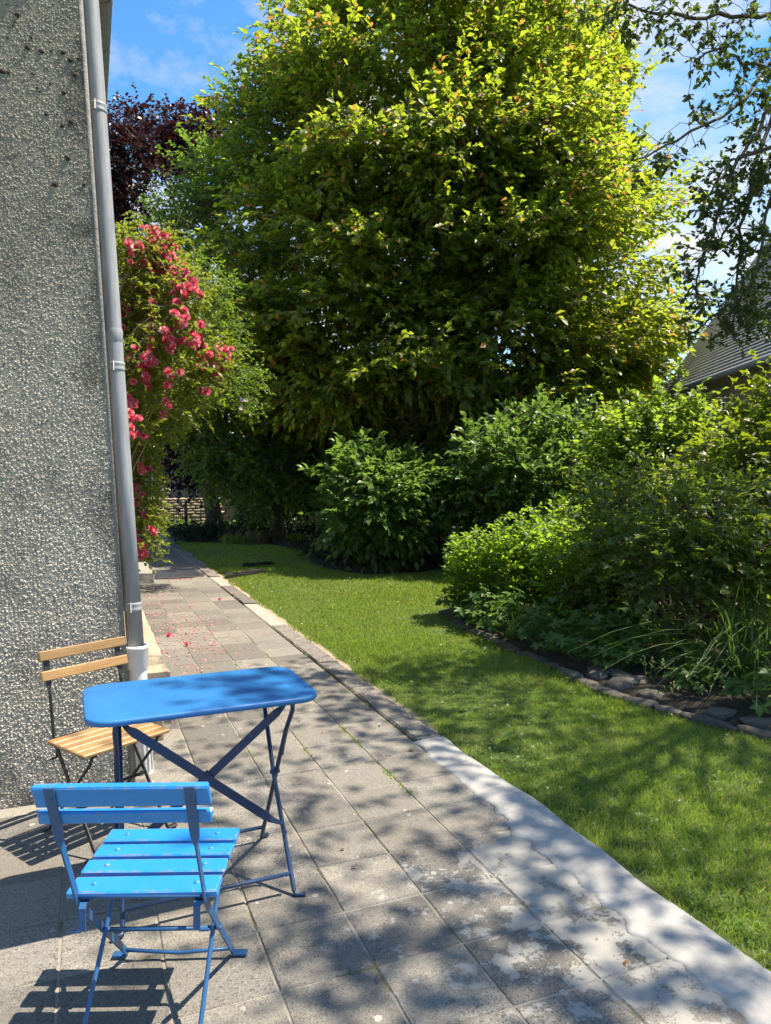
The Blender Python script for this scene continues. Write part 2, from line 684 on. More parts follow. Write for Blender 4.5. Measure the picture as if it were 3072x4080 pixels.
MAT = dict(
    slab=m_slab(), bed=m_bed(), kerb=m_kerb(),
    cement=m_cement("white_cement", (0.31, 0.305, 0.29), (0.41, 0.404, 0.388)),
    patch=m_cement("pale_cement_patch", (0.30, 0.275, 0.24), (0.37, 0.345, 0.305)),
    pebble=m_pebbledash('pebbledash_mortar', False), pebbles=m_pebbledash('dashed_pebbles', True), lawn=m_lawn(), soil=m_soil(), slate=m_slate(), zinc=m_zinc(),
    blue=m_paint("blue_slat_paint", (0.003, 0.188, 0.52), (0.004, 0.23, 0.62), chips=0.645, edge=.14),
    bluetop=m_paint("blue_tabletop_paint", (0.010, 0.125, 0.33), (0.014, 0.165, 0.42), under=(0.10, 0.13, 0.18), chips=0.70, rough=0.42),
    blueframe=m_paint("blue_frame_paint", (0.013, 0.075, 0.18), (0.018, 0.10, 0.25), under=(0.05, 0.04, 0.035), chips=0.66, rough=0.4),
    navy=m_paint("dark_blue_frame_paint", (0.012, 0.030, 0.075), (0.016, 0.042, 0.11), under=(0.05, 0.04, 0.035), chips=0.68, rough=0.4),
    black=m_plain("dark_iron", (0.018, 0.018, 0.02), 0.5, 0.3, 40),
    teak=m_wood("oiled_slat_wood", (0.26, 0.145, 0.06), (0.40, 0.24, 0.105), 0, 1.6, 0.42, 0.2),
    plank=m_wood("weathered_plank", (0.25, 0.205, 0.155), (0.38, 0.325, 0.255), 1, 0.8, 0.8, 0.9),
    leg=m_wood("weathered_bench_leg", (0.20, 0.155, 0.11), (0.36, 0.29, 0.21), 2, 1.0, 0.85, 0.9),
    whitecast=m_plain("white_painted_iron", (0.66, 0.66, 0.65), 0.45, 0.08, 14, bump=0.2),
    stone=m_rock("garden_stone", (0.075, 0.070, 0.064), (0.14, 0.13, 0.117)),
    warmstone=m_rock("wall_stone", (0.26, 0.21, 0.155), (0.44, 0.37, 0.28), 0.1),
    brownstone=m_rock("brown_boulder", (0.075, 0.052, 0.036), (0.15, 0.105, 0.07), 0.5),
    stepstone=m_rock("step_granite", (0.20, 0.195, 0.185), (0.30, 0.29, 0.275), 0.15),
    rubber=m_plain("rubber_mat", (0.05, 0.056, 0.07), 0.6, 0.25, 30),
    stripblack=m_plain("strip_black", (0.012, 0.012, 0.013), 0.55, 0.3, 30),
    bark=m_rock("bark", (0.055, 0.043, 0.033), (0.12, 0.10, 0.08), 0.4),
    twig=m_plain("twig_bark", (0.075, 0.058, 0.042), 0.9, 0.3, 30),
    palebark=m_plain("pale_twig", (0.30, 0.23, 0.15), 0.85, 0.3, 40),
    greenstem=m_plain("green_stem", (0.09, 0.15, 0.035), 0.7, 0.25, 40),
    board=m_wood("grey_boards", (0.16, 0.145, 0.13), (0.27, 0.25, 0.23), 2, 0.5, 0.9, 0.6),
    whitepaint=m_plain("white_paint", (0.7, 0.7, 0.69), 0.5, 0.06, 10),
    walnut=m_leaf("walnut_leaf", (0.065, 0.105, 0.016), (0.135, 0.165, 0.022), (0.50, 0.64, 0.05), 0.52,
                  (0.30, 0.16, 0.035), 0.07),
    linden=m_leaf("linden_leaf", (0.045, 0.095, 0.018), (0.085, 0.14, 0.028), (0.26, 0.46, 0.05), 0.44),
    beech=m_leaf("copper_beech_leaf", (0.014, 0.006, 0.008), (0.032, 0.012, 0.014), (0.11, 0.018, 0.018), 0.2, rough=0.35),
    dogwood=m_leaf("dogwood_leaf", (0.045, 0.10, 0.026), (0.095, 0.16, 0.042), (0.26, 0.46, 0.07), 0.42, rough=0.36),
    lilac=m_leaf("lilac_leaf", (0.06, 0.115, 0.022), (0.125, 0.185, 0.035), (0.42, 0.62, 0.06), 0.48),
    maple=m_leaf("maple_leaf", (0.05, 0.095, 0.014), (0.11, 0.15, 0.02), (0.36, 0.48, 0.03), 0.46),
    phlox=m_leaf("perennial_leaf", (0.06, 0.125, 0.02), (0.12, 0.20, 0.032), (0.46, 0.72, 0.06), 0.50),
    currant=m_leaf("currant_leaf", (0.045, 0.085, 0.016), (0.10, 0.145, 0.026), (0.32, 0.46, 0.04), 0.44),
    geranium=m_leaf("geranium_leaf", (0.040, 0.10, 0.020), (0.085, 0.165, 0.030), (0.26, 0.48, 0.05), 0.42),
    bronze=m_leaf("bronze_leaf", (0.09, 0.075, 0.02), (0.16, 0.10, 0.035), (0.42, 0.26, 0.04), 0.4),
    apple=m_leaf("apple_leaf", (0.035, 0.06, 0.020), (0.075, 0.105, 0.030), (0.20, 0.30, 0.04), 0.36),
    rose=m_leaf("rose_leaf", (0.060, 0.115, 0.018), (0.15, 0.19, 0.026), (0.42, 0.52, 0.04), 0.42),
    dogrose=m_leaf("dog_rose_leaf", (0.055, 0.12, 0.020), (0.11, 0.18, 0.03), (0.34, 0.52, 0.04), 0.42),
    yew=m_leaf("hedge_leaf", (0.016, 0.032, 0.010), (0.035, 0.06, 0.016), (0.06, 0.11, 0.02), 0.2),
    farleaf=m_leaf("far_shrub_leaf", (0.07, 0.12, 0.02), (0.15, 0.2, 0.03), (0.36, 0.46, 0.04), 0.4),
    blade=m_leaf("iris_blade", (0.050, 0.10, 0.030), (0.10, 0.17, 0.05), (0.20, 0.36, 0.06), 0.3, rough=0.38),
    grass=m_leaf("grass_blade", (0.095, 0.17, 0.026), (0.225, 0.30, 0.055), (0.52, 0.76, 0.10), 0.46, (0.36, 0.30, 0.13), 0.08, rough=0.5, patchy=(0.23, 0.26, 0.06)),
    clover=m_leaf("clover_leaf", (0.06, 0.13, 0.018), (0.12, 0.21, 0.035), (0.34, 0.58, 0.05), 0.42),
    redpetal=m_petal("rose_petal", (0.78, 0.05, 0.13), (0.90, 0.24, 0.31), (0.92, 0.18, 0.25), (0.90, 0.58, 0.58)),
    fallen=m_petal("fallen_petal", (0.68, 0.14, 0.20), (0.82, 0.42, 0.44), (0.8, 0.3, 0.33)),
    palepetal=m_petal("pale_petal", (0.75, 0.50, 0.55), (0.85, 0.66, 0.68), (0.8, 0.5, 0.55)),
    whitepetal=m_petal("white_petal", (0.72, 0.72, 0.68), (0.82, 0.80, 0.76), (0.7, 0.7, 0.6)),
    yellowpetal=m_petal("yellow_petal", (0.55, 0.50, 0.16), (0.68, 0.62, 0.26), (0.6, 0.5, 0.1)),
    deadleaf=m_petal("dead_leaf", (0.20, 0.09, 0.04), (0.34, 0.19, 0.08), (0.3, 0.14, 0.04)),
)


# ------------------------------------------------------------------ leaf templates (x = side, y = along, z = normal)
def t_oval(w=0.5, fold=0.10, curl=0.10, belly=0.45):
    v = [(0, 0, 0), (0, belly, 0.02), (0, 1, -curl),
         (-w * .42, .18, fold * .55), (-w * .5, belly + .12, fold), (w * .42, .18, fold * .55), (w * .5, belly + .12, fold)]
    f = [(0, 1, 3), (3, 1, 4), (4, 1, 2), (0, 5, 1), (5, 6, 1), (6, 2, 1)]
    return np.array(v, float), np.array(f)


def t_small(w=0.56, fold=0.10, curl=0.10, belly=0.52):
    v = [(0, 0, 0), (0, belly, 0), (0, 1, -curl), (-w * .5, belly, fold), (w * .5, belly, fold)]
    return np.array(v, float), np.array([(0, 1, 3), (3, 1, 2), (0, 4, 1), (4, 2, 1)])


def t_lobed(n=5, spread=3.9, cut=0.55):
    """palmate leaf, centre at the stalk"""
    v = [(0, 0.0, 0)]
    for i in range(n):
        a = (i / (n - 1) - 0.5) * spread
        L = 1.0 - 0.22 * abs(i / (n - 1) - 0.5) * 2
        for da, r, z in ((-0.20, 0.80, 0.03), (0, 1.0, -0.06), (0.20, 0.80, 0.03)):
            v.append((math.sin(a + da) * L * r, math.cos(a + da) * L * r, z))
        if i < n - 1:
            am = ((i + .5) / (n - 1) - 0.5) * spread
            v.append((math.sin(am) * cut * L, math.cos(am) * cut * L, 0.05))
    f = [(0, i + 1, i) for i in range(1, len(v) - 1)]
    return np.array(v, float), np.array(f)


def t_blade():
    v = [(-.5, 0, 0), (.5, 0, 0), (-.36, .5, .06), (.36, .5, .06), (0, 1, -.05)]
    f = [(0, 1, 3), (0, 3, 2), (2, 3, 4)]
    return np.array(v, float), np.array(f)


def t_clover():
    v, f = [(0, 0, 0)], []
    for k in range(3):
        a = k * 2.094
        b = len(v)
        for da, r, z in ((-.75, .62, .06), (-.28, 1, .0), (.28, 1, .0), (.75, .62, .06)):
            v.append((math.sin(a + da) * r, math.cos(a + da) * r, z))
        f += [(0, b + 1, b), (0, b + 2, b + 1), (0, b + 3, b + 2)]
    return np.array(v, float), np.array(f)


T_WALNUT, T_OVAL, T_ROUND, T_LANCE = t_oval(.46, .09, .14, .5), t_oval(.52, .12, .14), t_oval(.78, .12, .1), t_oval(.36, .1, .2)
T_APPLE = t_oval(.66, .06, .06)
T_SMALL, T_SMALLROUND = t_small(), t_small(.86)
T_LOBED, T_MAPLE, T_BLADE, T_CLOVER = t_lobed(5, 4.2, .5), t_lobed(3, 2.6, .55), t_blade(), t_clover()


def unit(a):
    return a / np.maximum(np.linalg.norm(a, axis=-1, keepdims=True), 1e-9)


def frames(axis, normal):
    y = unit(axis)
    z = unit(normal - y * np.sum(normal * y, -1, keepdims=True))
    x = np.cross(y, z)
    return x, y, z


def leaf_arrays(tmpl, pos, axis, normal, scale):
    tv, tf = tmpl
    x, y, z = frames(axis, normal)
    s = np.asarray(scale).reshape(-1, 1, 1)
    V = pos[:, None, :] + s * (tv[None, :, 0:1] * x[:, None] + tv[None, :, 1:2] * y[:, None] + tv[None, :, 2:3] * z[:, None])
    n, k = len(pos), len(tv)
    Fc = (tf[None] + (np.arange(n) * k)[:, None, None]).reshape(-1, 3)
    return V.reshape(-1, 3), Fc


def leaves_on(parent, name, tmpl, pos, axis, normal, scale, mat, singles=0, single_name='leaf', single_tmpl=None):
    """the largest-looking leaves become parts of their own, the rest one mass"""
    pos, axis, normal = (np.asarray(a, float) for a in (pos, axis, normal))
    scale = np.broadcast_to(np.asarray(scale, float), (len(pos),)).copy()
    base = np.array(parent.location) if parent is not None else np.zeros(3)
    keep = np.ones(len(pos), bool)
    if singles:
        u, v, d = to_px(pos)
        _, _, zz = frames(axis, normal)
        inside = (d > 0.3) & (u > 0) & (u < PW) & (v > 0) & (v < PH)
        facing = np.abs(np.sum(zz * unit(pos - np.array([0, 0, CAM_H])), -1))
        size = np.where(inside, scale / np.maximum(d, .3) * (0.35 + facing), 0)
        pick = np.argsort(-size)[:singles]
        pick = pick[size[pick] > 0]
        keep[pick] = False
        st = single_tmpl or tmpl
        me = mesh_np(single_name, st[0], st[1], mat)
        x, y, z = frames(axis[pick], normal[pick])
        for i, p in enumerate(pick):
            o = bpy.data.objects.new(single_name, me)
            s = scale[p]
            M = Matrix.Identity(4)
            for r in range(3):
                M[r][0], M[r][1], M[r][2] = x[i][r] * s, y[i][r] * s, z[i][r] * s
                M[r][3] = pos[p][r] - base[r]
            link(o, parent)
            o.matrix_local = M
    if keep.any():
        V, Fc = leaf_arrays(tmpl, pos[keep] - base, axis[keep], normal[keep], scale[keep])
        o = obj(name, mesh_np(name, V, Fc, mat), parent)
        o["kind"] = "stuff"
        return o


def sticks(parent, name, p0, p1, r0, r1, mat, kind=True):
    p0, p1 = np.asarray(p0, float), np.asarray(p1, float)
    base = np.array(parent.location) if parent is not None else np.zeros(3)
    d = unit(p1 - p0)
    a = np.where(np.abs(d[:, 2:3]) < .9, np.array([[0, 0, 1.]]), np.array([[1., 0, 0]]))
    n = unit(np.cross(d, a))
    b = np.cross(d, n)
    r0 = np.broadcast_to(r0, (len(p0),))[:, None]
    r1 = np.broadcast_to(r1, (len(p0),))[:, None]
    vs_ = []
    for P, r in ((p0, r0), (p1, r1)):
        for k in range(3):
            an = k * 2.0944
            vs_.append(P - base + (n * math.cos(an) + b * math.sin(an)) * r)
    V = np.stack(vs_, 1).reshape(-1, 3)
    f = np.array([(0, 1, 4), (0, 4, 3), (1, 2, 5), (1, 5, 4), (2, 0, 3), (2, 3, 5)])
    Fc = (f[None] + (np.arange(len(p0)) * 6)[:, None, None]).reshape(-1, 3)
    o = obj(name, mesh_np(name, V, Fc, mat), parent)
    if kind:
        o["kind"] = "stuff"
    return o


def rand_unit(n):
    return unit(rng.normal(size=(n, 3)))


def twig_leaves(P0, D, L, n_leaf, leaf, droop=0.35, spread=0.9, up=0.8, jitter=0.25, lmin=.65, lmax=1.15):
    """leaves along twigs: returns pos, axis, normal, scale"""
    n = len(P0)
    k = np.linspace(0.18, 1.0, n_leaf)
    t = (k[None] + rng.normal(0, .04, (n, n_leaf)))[..., None]
    sag = np.array([0, 0, -1.0]) * (t ** 2) * 0.22 * L[:, None, None]
    pos = P0[:, None] + D[:, None] * t * L[:, None, None] + sag
    side = unit(np.cross(D, rand_unit(n) * .4 + np.array([0, 0, 1.0])))
    sg = np.where(np.arange(n_leaf) % 2 == 0, 1.0, -1.0)[None, :, None]
    ax = D[:, None] * (.35 + .5 * t) + side[:, None] * sg * spread * (1.15 - t) + np.array([0, 0, -1.0]) * droop \
        + rng.normal(0, jitter, (n, n_leaf, 3))
    nm = np.array([0, 0, 1.0]) * up + D[:, None] * .25 + rng.normal(0, .42, (n, n_leaf, 3))
    sc = leaf * rng.uniform(lmin, lmax, (n, n_leaf))
    return pos.reshape(-1, 3), ax.reshape(-1, 3), nm.reshape(-1, 3), sc.ravel()


def reseed(name):
    global rng
    k = sum((i + 1) * ord(ch) for i, ch in enumerate(name))
    rng = np.random.default_rng(k)
    random.seed(k)


def lumpy_twigs(c, radii, n_clump, clump_r, n_twig, twig, bias=None, shell=(0.62, 1.0), out=0.75, flat=1.0, zmin=None, upw=0.1, zlow=None):
    """clumps spread over an ellipsoid shell; twigs point outwards"""
    c, radii = np.asarray(c, float), np.asarray(radii, float)
    d = rand_unit(n_clump * 4)
    if bias is not None:
        w = d @ unit(np.asarray(bias, float)[None])[0]
        pr = np.clip(0.55 + .62 * w, 0.14, 1)
        d = d[rng.random(len(d)) < pr]
    d = d[:n_clump]
    n_clump = len(d)
    r = rng.uniform(shell[0], shell[1], n_clump) ** .8
    sc3 = np.tile(radii, (n_clump, 1))
    if zlow:
        sc3[d[:, 2] < 0, 2] = zlow
    cc = c + d * r[:, None] * sc3
    if zmin is not None:
        cc[:, 2] = np.maximum(cc[:, 2], zmin + rng.uniform(0, .5, n_clump))
    ci = rng.integers(0, n_clump, n_twig)
    off = rand_unit(n_twig) * (rng.random((n_twig, 1)) ** .5) * clump_r * np.array([1, 1, flat])
    off *= rng.uniform(.55, 1.25, n_clump)[ci][:, None]
    P0 = cc[ci] + off
    outw = unit((P0 - c) / radii)
    D = unit(outw * out + unit(off) * .7 + rand_unit(n_twig) * .35 + np.array([0, 0, upw]))
    return P0, D, twig * rng.uniform(.6, 1.25, n_twig), cc


def limb_pts(a, b, n=6, sag=0.12, wob=0.05):
    a, b = Vector(a), Vector(b)
    L = (b - a).length
    pts = []
    for i in range(n + 1):
        t = i / n
        p = a.lerp(b, t) + Vector((0, 0, sag * L * math.sin(math.pi * t)))
        if 0 < i < n:
            p += Vector((random.uniform(-1, 1), random.uniform(-1, 1), random.uniform(-1, 1))) * wob * L / n * 2
        pts.append(p)
    return pts


def rel(pts, o):
    b = Vector(o.location)
    return [Vector(p) - b for p in pts]


def tree(name, label, base, height, r0, c, radii, n_clump, clump_r, n_twig, twig, n_leaf, leaf, tmpl, mat, bias=None,
         shell=(.62, 1.), droop=.35, group=None, n_limb=9, singles=0, zmin=None, spread=.9, twigr=.006, up=.8, flat=.8, cat='tree', zlow=None, extra=None):
    reseed(name)
    t = thing(name, label, cat, base, 0, group)
    P0, D, L, cc = lumpy_twigs(c, radii, n_clump, clump_r, n_twig, twig, bias, shell, zmin=zmin, flat=flat, zlow=zlow)
    if extra:
        for (ec, er, en) in extra:
            ns = max(4, en // 26)
            sub = np.array(ec) + rand_unit(ns) * rng.random((ns, 1)) ** .4 * np.array(er)
            q = sub[rng.integers(0, ns, en)] + rand_unit(en) * rng.random((en, 1)) ** .5 * np.array([.55, .55, .26])
            P0 = np.concatenate([P0, q])
            D = np.concatenate([D, unit(rand_unit(en) + np.array([-.3, -.6, -.1]))])
            L = np.concatenate([L, twig * rng.uniform(.6, 1.2, en)])
            cc = np.concatenate([cc, [ec]])
    top = (c[0], c[1], min(height, c[2] + radii[2] * .7))
    tp = limb_pts(base, top, 8, 0, .12)
    MB().tube(rel(tp, t), [r0 * (1.25 if i == 0 else 1) * (1 - .8 * i / 8) for i in range(9)], 10).build('trunk', MAT['bark'], t, True)
    sel = np.argsort(rng.random(len(cc)))[:n_limb]
    for i in sel:
        z = base[2] + (cc[i][2] - base[2]) * random.uniform(.35, .6)
        k = min(max((z - base[2]) / (top[2] - base[2]), .12), .8) * 8
        a = Vector(tp[int(k)]).lerp(Vector(tp[min(8, int(k) + 1)]), k - int(k))
        rr = r0 * (1 - .8 * k / 8) * .55
        MB().tube(rel(limb_pts(a, cc[i], 6, .08, .1), t), [rr * (1 - .85 * j / 6) for j in range(7)], 7).build('limb', MAT['bark'], t, True)
    own = np.argmin(((P0[::3, None, :] - cc[None]) ** 2).sum(-1), 1) if len(P0) * len(cc) < 4e6 else None
    sticks(t, 'twigs', P0, P0 + D * L[:, None] + np.array([0, 0, -.2]) * L[:, None], twigr, twigr * .4, MAT['twig'])
    if own is not None:
        sticks(t, 'branchlets', cc[own], P0[::3], twigr * 2.2, twigr, MAT['twig'])
    p, a, nrm, s = twig_leaves(P0, D, L, n_leaf, leaf, droop, spread, up)
    leaves_on(t, 'crown', tmpl, p, a, nrm, s, mat, singles, single_tmpl=T_WALNUT)
    return t


def shrub(name, label, base, c, radii, n_clump, clump_r, n_twig, twig, n_leaf, leaf, tmpl, mat, singles=0, group=None, n_stem=9,
          droop=.2, zmin=.15, stemmat='twig', shell=(.55, 1.), cat='shrub', up=.8, bias=None, spread=.9, flat=.9, upw=.35, stemr=.014):
    reseed(name)
    t = thing(name, label, cat, base, 0, group)
    P0, D, L, cc = lumpy_twigs(c, radii, n_clump, clump_r, n_twig, twig, bias, shell, zmin=zmin, flat=flat, upw=upw)
    sel = np.argsort(rng.random(len(cc)))[:n_stem]
    for i in sel:
        b0 = (base[0] + random.uniform(-.2, .2) * radii[0], base[1] + random.uniform(-.2, .2) * radii[1], base[2] - .03)
        MB().tube(rel(limb_pts(b0, cc[i], 6, .08, .14), t), [stemr * (1 - .75 * j / 6) for j in range(7)], 6).build('stem', MAT[stemmat], t, True)
    own = np.argmin(((P0[::2, None, :] - cc[None]) ** 2).sum(-1), 1)
    sticks(t, 'branchlets', cc[own], P0[::2], .006, .003, MAT[stemmat])
    sticks(t, 'twigs', P0, P0 + D * L[:, None] + np.array([0, 0, -.2]) * L[:, None], .003, .0015, MAT[stemmat])
    p, a, nrm, s = twig_leaves(P0, D, L, n_leaf, leaf, droop, spread, up)
    ok = p[:, 2] > base[2] + .02
    leaves_on(t, 'foliage', tmpl, p[ok], a[ok], nrm[ok], s[ok], mat, singles)
    return t


# ================================================================== THE SETTING
GRASS_Z = -0.035


def build_ground():
    # one big sheet, finer and gently uneven near the garden
    xs = np.concatenate([np.linspace(-250, -12, 8), np.arange(-10, 16.1, .5), np.linspace(20, 250, 8)])
    ys = np.concatenate([np.linspace(-120, -8, 6), np.arange(-6, 30.1, .5), np.linspace(36, 300, 8)])
    X, Y = np.meshgrid(xs, ys, indexing='ij')
    Z = GRASS_Z + .012 * np.sin(X * 1.7 + 1) * np.sin(Y * 1.1) * ((X > 2.2) & (X < 12) & (Y > -4) & (Y < 28))
    V = np.stack([X, Y, Z], -1).reshape(-1, 3)
    ny = len(ys)
    i = np.arange(len(xs) - 1)[:, None] * ny + np.arange(ny - 1)[None]
    Fc = np.stack([i, i + ny, i + ny + 1, i + 1], -1).reshape(-1, 4)
    o = obj('lawn', mesh_np('lawn', V, Fc, MAT['lawn'], True))
    tag(o, 'green mown lawn beside the paved path', None, kind='structure')


build_ground()

# paving grid fitted from the joints in the photograph
COLS = [0.5, 0.8025, 1.1025, 1.407, 1.715]
ROW0, ROW = 2.070, 0.311
KERB_IN, KERB_OUT = 1.719, 1.895


def corner_x(z):
    return 0.19 - 0.048 * z


def slab_mesh(seed, w, d, nm='slab'):
    r = random.Random(seed)
    h = .045
    nx = 4
    ring = []
    for (ax, ay, bx, by) in ((0, 0, 1, 0), (1, 0, 1, 1), (1, 1, 0, 1), (0, 1, 0, 0)):
        for k in range(nx):
            t = k / nx
            ring.append((ax + (bx - ax) * t, ay + (by - ay) * t))
    v, f = [], []

    def lay(inset, z, j):
        b = len(v)
        for (u, w_) in ring:
            x = -w / 2 + inset + u * (w - 2 * inset) + r.uniform(-j, j)
            y = -d / 2 + inset + w_ * (d - 2 * inset) + r.uniform(-j, j)
            v.append((x, y, z + r.uniform(-j, j) * .3))
        return b
    n = len(ring)
    a = lay(0, -h, 0)
    b = lay(0, -.006, .0016)
    c = lay(.005, 0, .0014)
    for p, q in ((a, b), (b, c)):
        for k in range(n):
            f.append((p + k, p + (k + 1) % n, q + (k + 1) % n, q + k))
    m = len(v)
    v.append((0, 0, .0004))
    for k in range(n):
        f.append((c + k, c + (k + 1) % n, m))
    return mesh_py(nm, v, f, MAT['slab'])


def build_patio():
    m = MB()
    m.box(-4.2, KERB_IN - .004, -1.2, 3.728, -.20, -.0045)
    m.box(.10, KERB_IN - .004, 3.728, 18.66, -.20, -.0045)
    bed = m.build('paved_path', MAT['bed'])
    tag(bed, 'grey concrete slab path and terrace along the house', None, kind='structure')
    gap = .0048
    meshes = {}

    def get(w, d, k):
        key = (round(w, 3), k)
        if key not in meshes:
            meshes[key] = slab_mesh(hash(key) % 9999, w - gap, d - gap)
        return meshes[key]
    far_v, far_f = MB(), None
    rows = range(-9, 54)
    for r in rows:
        y0 = ROW0 + r * ROW
        y1 = y0 + ROW
        if y1 > 18.7:
            break
        cols = list(zip([.197 if y0 > 3.5 else .198] + COLS[:-1], COLS))
        if y1 < 3.74:
            cols += [(.198 - .303 * (k + 1), .198 - .303 * k) for k in range(4)]
            if r < 0:
                cols += [(.198 - .303 * (k + 1), .198 - .303 * k) for k in range(4, 6)]
        for (x0, x1) in cols:
            cx, cy = (x0 + x1) / 2, (y0 + y1) / 2
            u, v, d = to_px(np.array([cx, cy, 0.]))
            seen = d[0] > .3 and -350 < u[0] < PW + 350 and v[0] < PH + 450
            me = get(x1 - x0, ROW, random.randrange(3))
            dz = random.uniform(-.002, .002)
            tx, ty = random.uniform(-.005, .005), random.uniform(-.005, .005)
            if seen and y0 < 13.2:
                o = obj('slab', me, bed, (cx, cy, dz))
                o.rotation_euler = (tx, ty, random.choice((0, math.pi)) + random.uniform(-.004, .004))
            else:
                far_v.add([(p.co.x * .965 + cx, p.co.y * .965 + cy, p.co.z + dz) for p in me.vertices], [tuple(q.vertices) for q in me.polygons])
    o = far_v.build('slabs', MAT['slab'], bed)
    o["kind"] = "stuff"
    # kerb stones along the lawn, two of them renewed in pale cement
    y = 3.79
    segs = []
    marks = [4.02, 4.95, 5.72, 6.62, 7.40, 8.82, 9.62, 10.42, 11.50, 12.4, 13.4, 14.4, 15.4, 16.5, 17.6, 18.62]
    for a, b in zip([y] + marks[:-1], marks):
        pale = abs(a - 7.40) < .01 or abs(a - 10.42) < .01
        top = .006 if pale else .016 + random.uniform(-.004, .006)
        mb = MB()
        n = max(2, int((b - a) / .18))
        v, f = [], []
        prof = [(KERB_IN + .004, -.15), (KERB_IN + .002, top - .012), (KERB_IN + .012, top), (KERB_OUT - .014, top - .003), (KERB_OUT, top - .018), (KERB_OUT, -.15)]
        for i in range(n + 1):
            yy = a + .005 + (b - a - .010) * i / n
            for k, (px, pz) in enumerate(prof):
                j = .004 if k in (1, 2, 3, 4) else 0
                v.append((px + random.uniform(-j, j), yy, pz + random.uniform(-j, j) * .6))
        for i in range(n):
            for k in range(5):
                f.append((i * 6 + k, i * 6 + k + 1, i * 6 + 7 + k, i * 6 + 6 + k))
        f.append((5, 4, 3, 2, 1, 0))
        f.append(tuple(n * 6 + k for k in range(6)))
        mb.add(v, f).build('kerb_stone', MAT['patch' if pale else 'kerb'], bed)
    # poured cement edge: irregular inner border lapping on the slabs, wavy outer edge
    v, f = [], []
    from mathutils import noise as mn
    ys = np.linspace(3.80, -1.0, 420)
    wob = 0
    for i, yy in enumerate(ys):
        ramp = min(1, (3.80 - yy) / .35)
        xin = 1.700 + .045 * mn.noise((yy * 5, 1, 0)) + .022 * mn.noise((yy * 17, 2, 0)) + .012 * mn.noise((yy * 60, 3, 0))
        if yy < 2.75:
            xin -= .05 * abs(mn.noise((yy * 7, 5, 0))) + .02
        xout = 1.912 + .007 * math.sin(yy * 5.1) + .005 * math.sin(yy * 13 + 2) + .014 * max(0, math.sin(yy * 2.3 + 1.2)) + .004 * mn.noise((yy * 30, 7, 0))
        zt = .006 + .002 * math.sin(yy * 9)
        row = [(xin - .001, -.03), (xin, .0022), (xin + .025, .0045), (1.78, zt + .006), (1.84, zt + .008), (xout - .02, zt + .003), (xout - .004, zt - .008), (xout + .004, -.10)]
        for (x, z) in row:
            v.append((x, yy, z))
    for i in range(len(ys) - 1):
        for k in range(7):
            f.append((i * 8 + k, i * 8 + k + 8, i * 8 + k + 9, i * 8 + k + 1))
    f.append(tuple(range(8))[::-1])
    o = obj('cement_edge', mesh_py('cement_edge', v, f, MAT['cement'], True), bed)
    o["label"] = 'white poured cement edge between slabs and lawn'
    return bed


paved = build_patio()


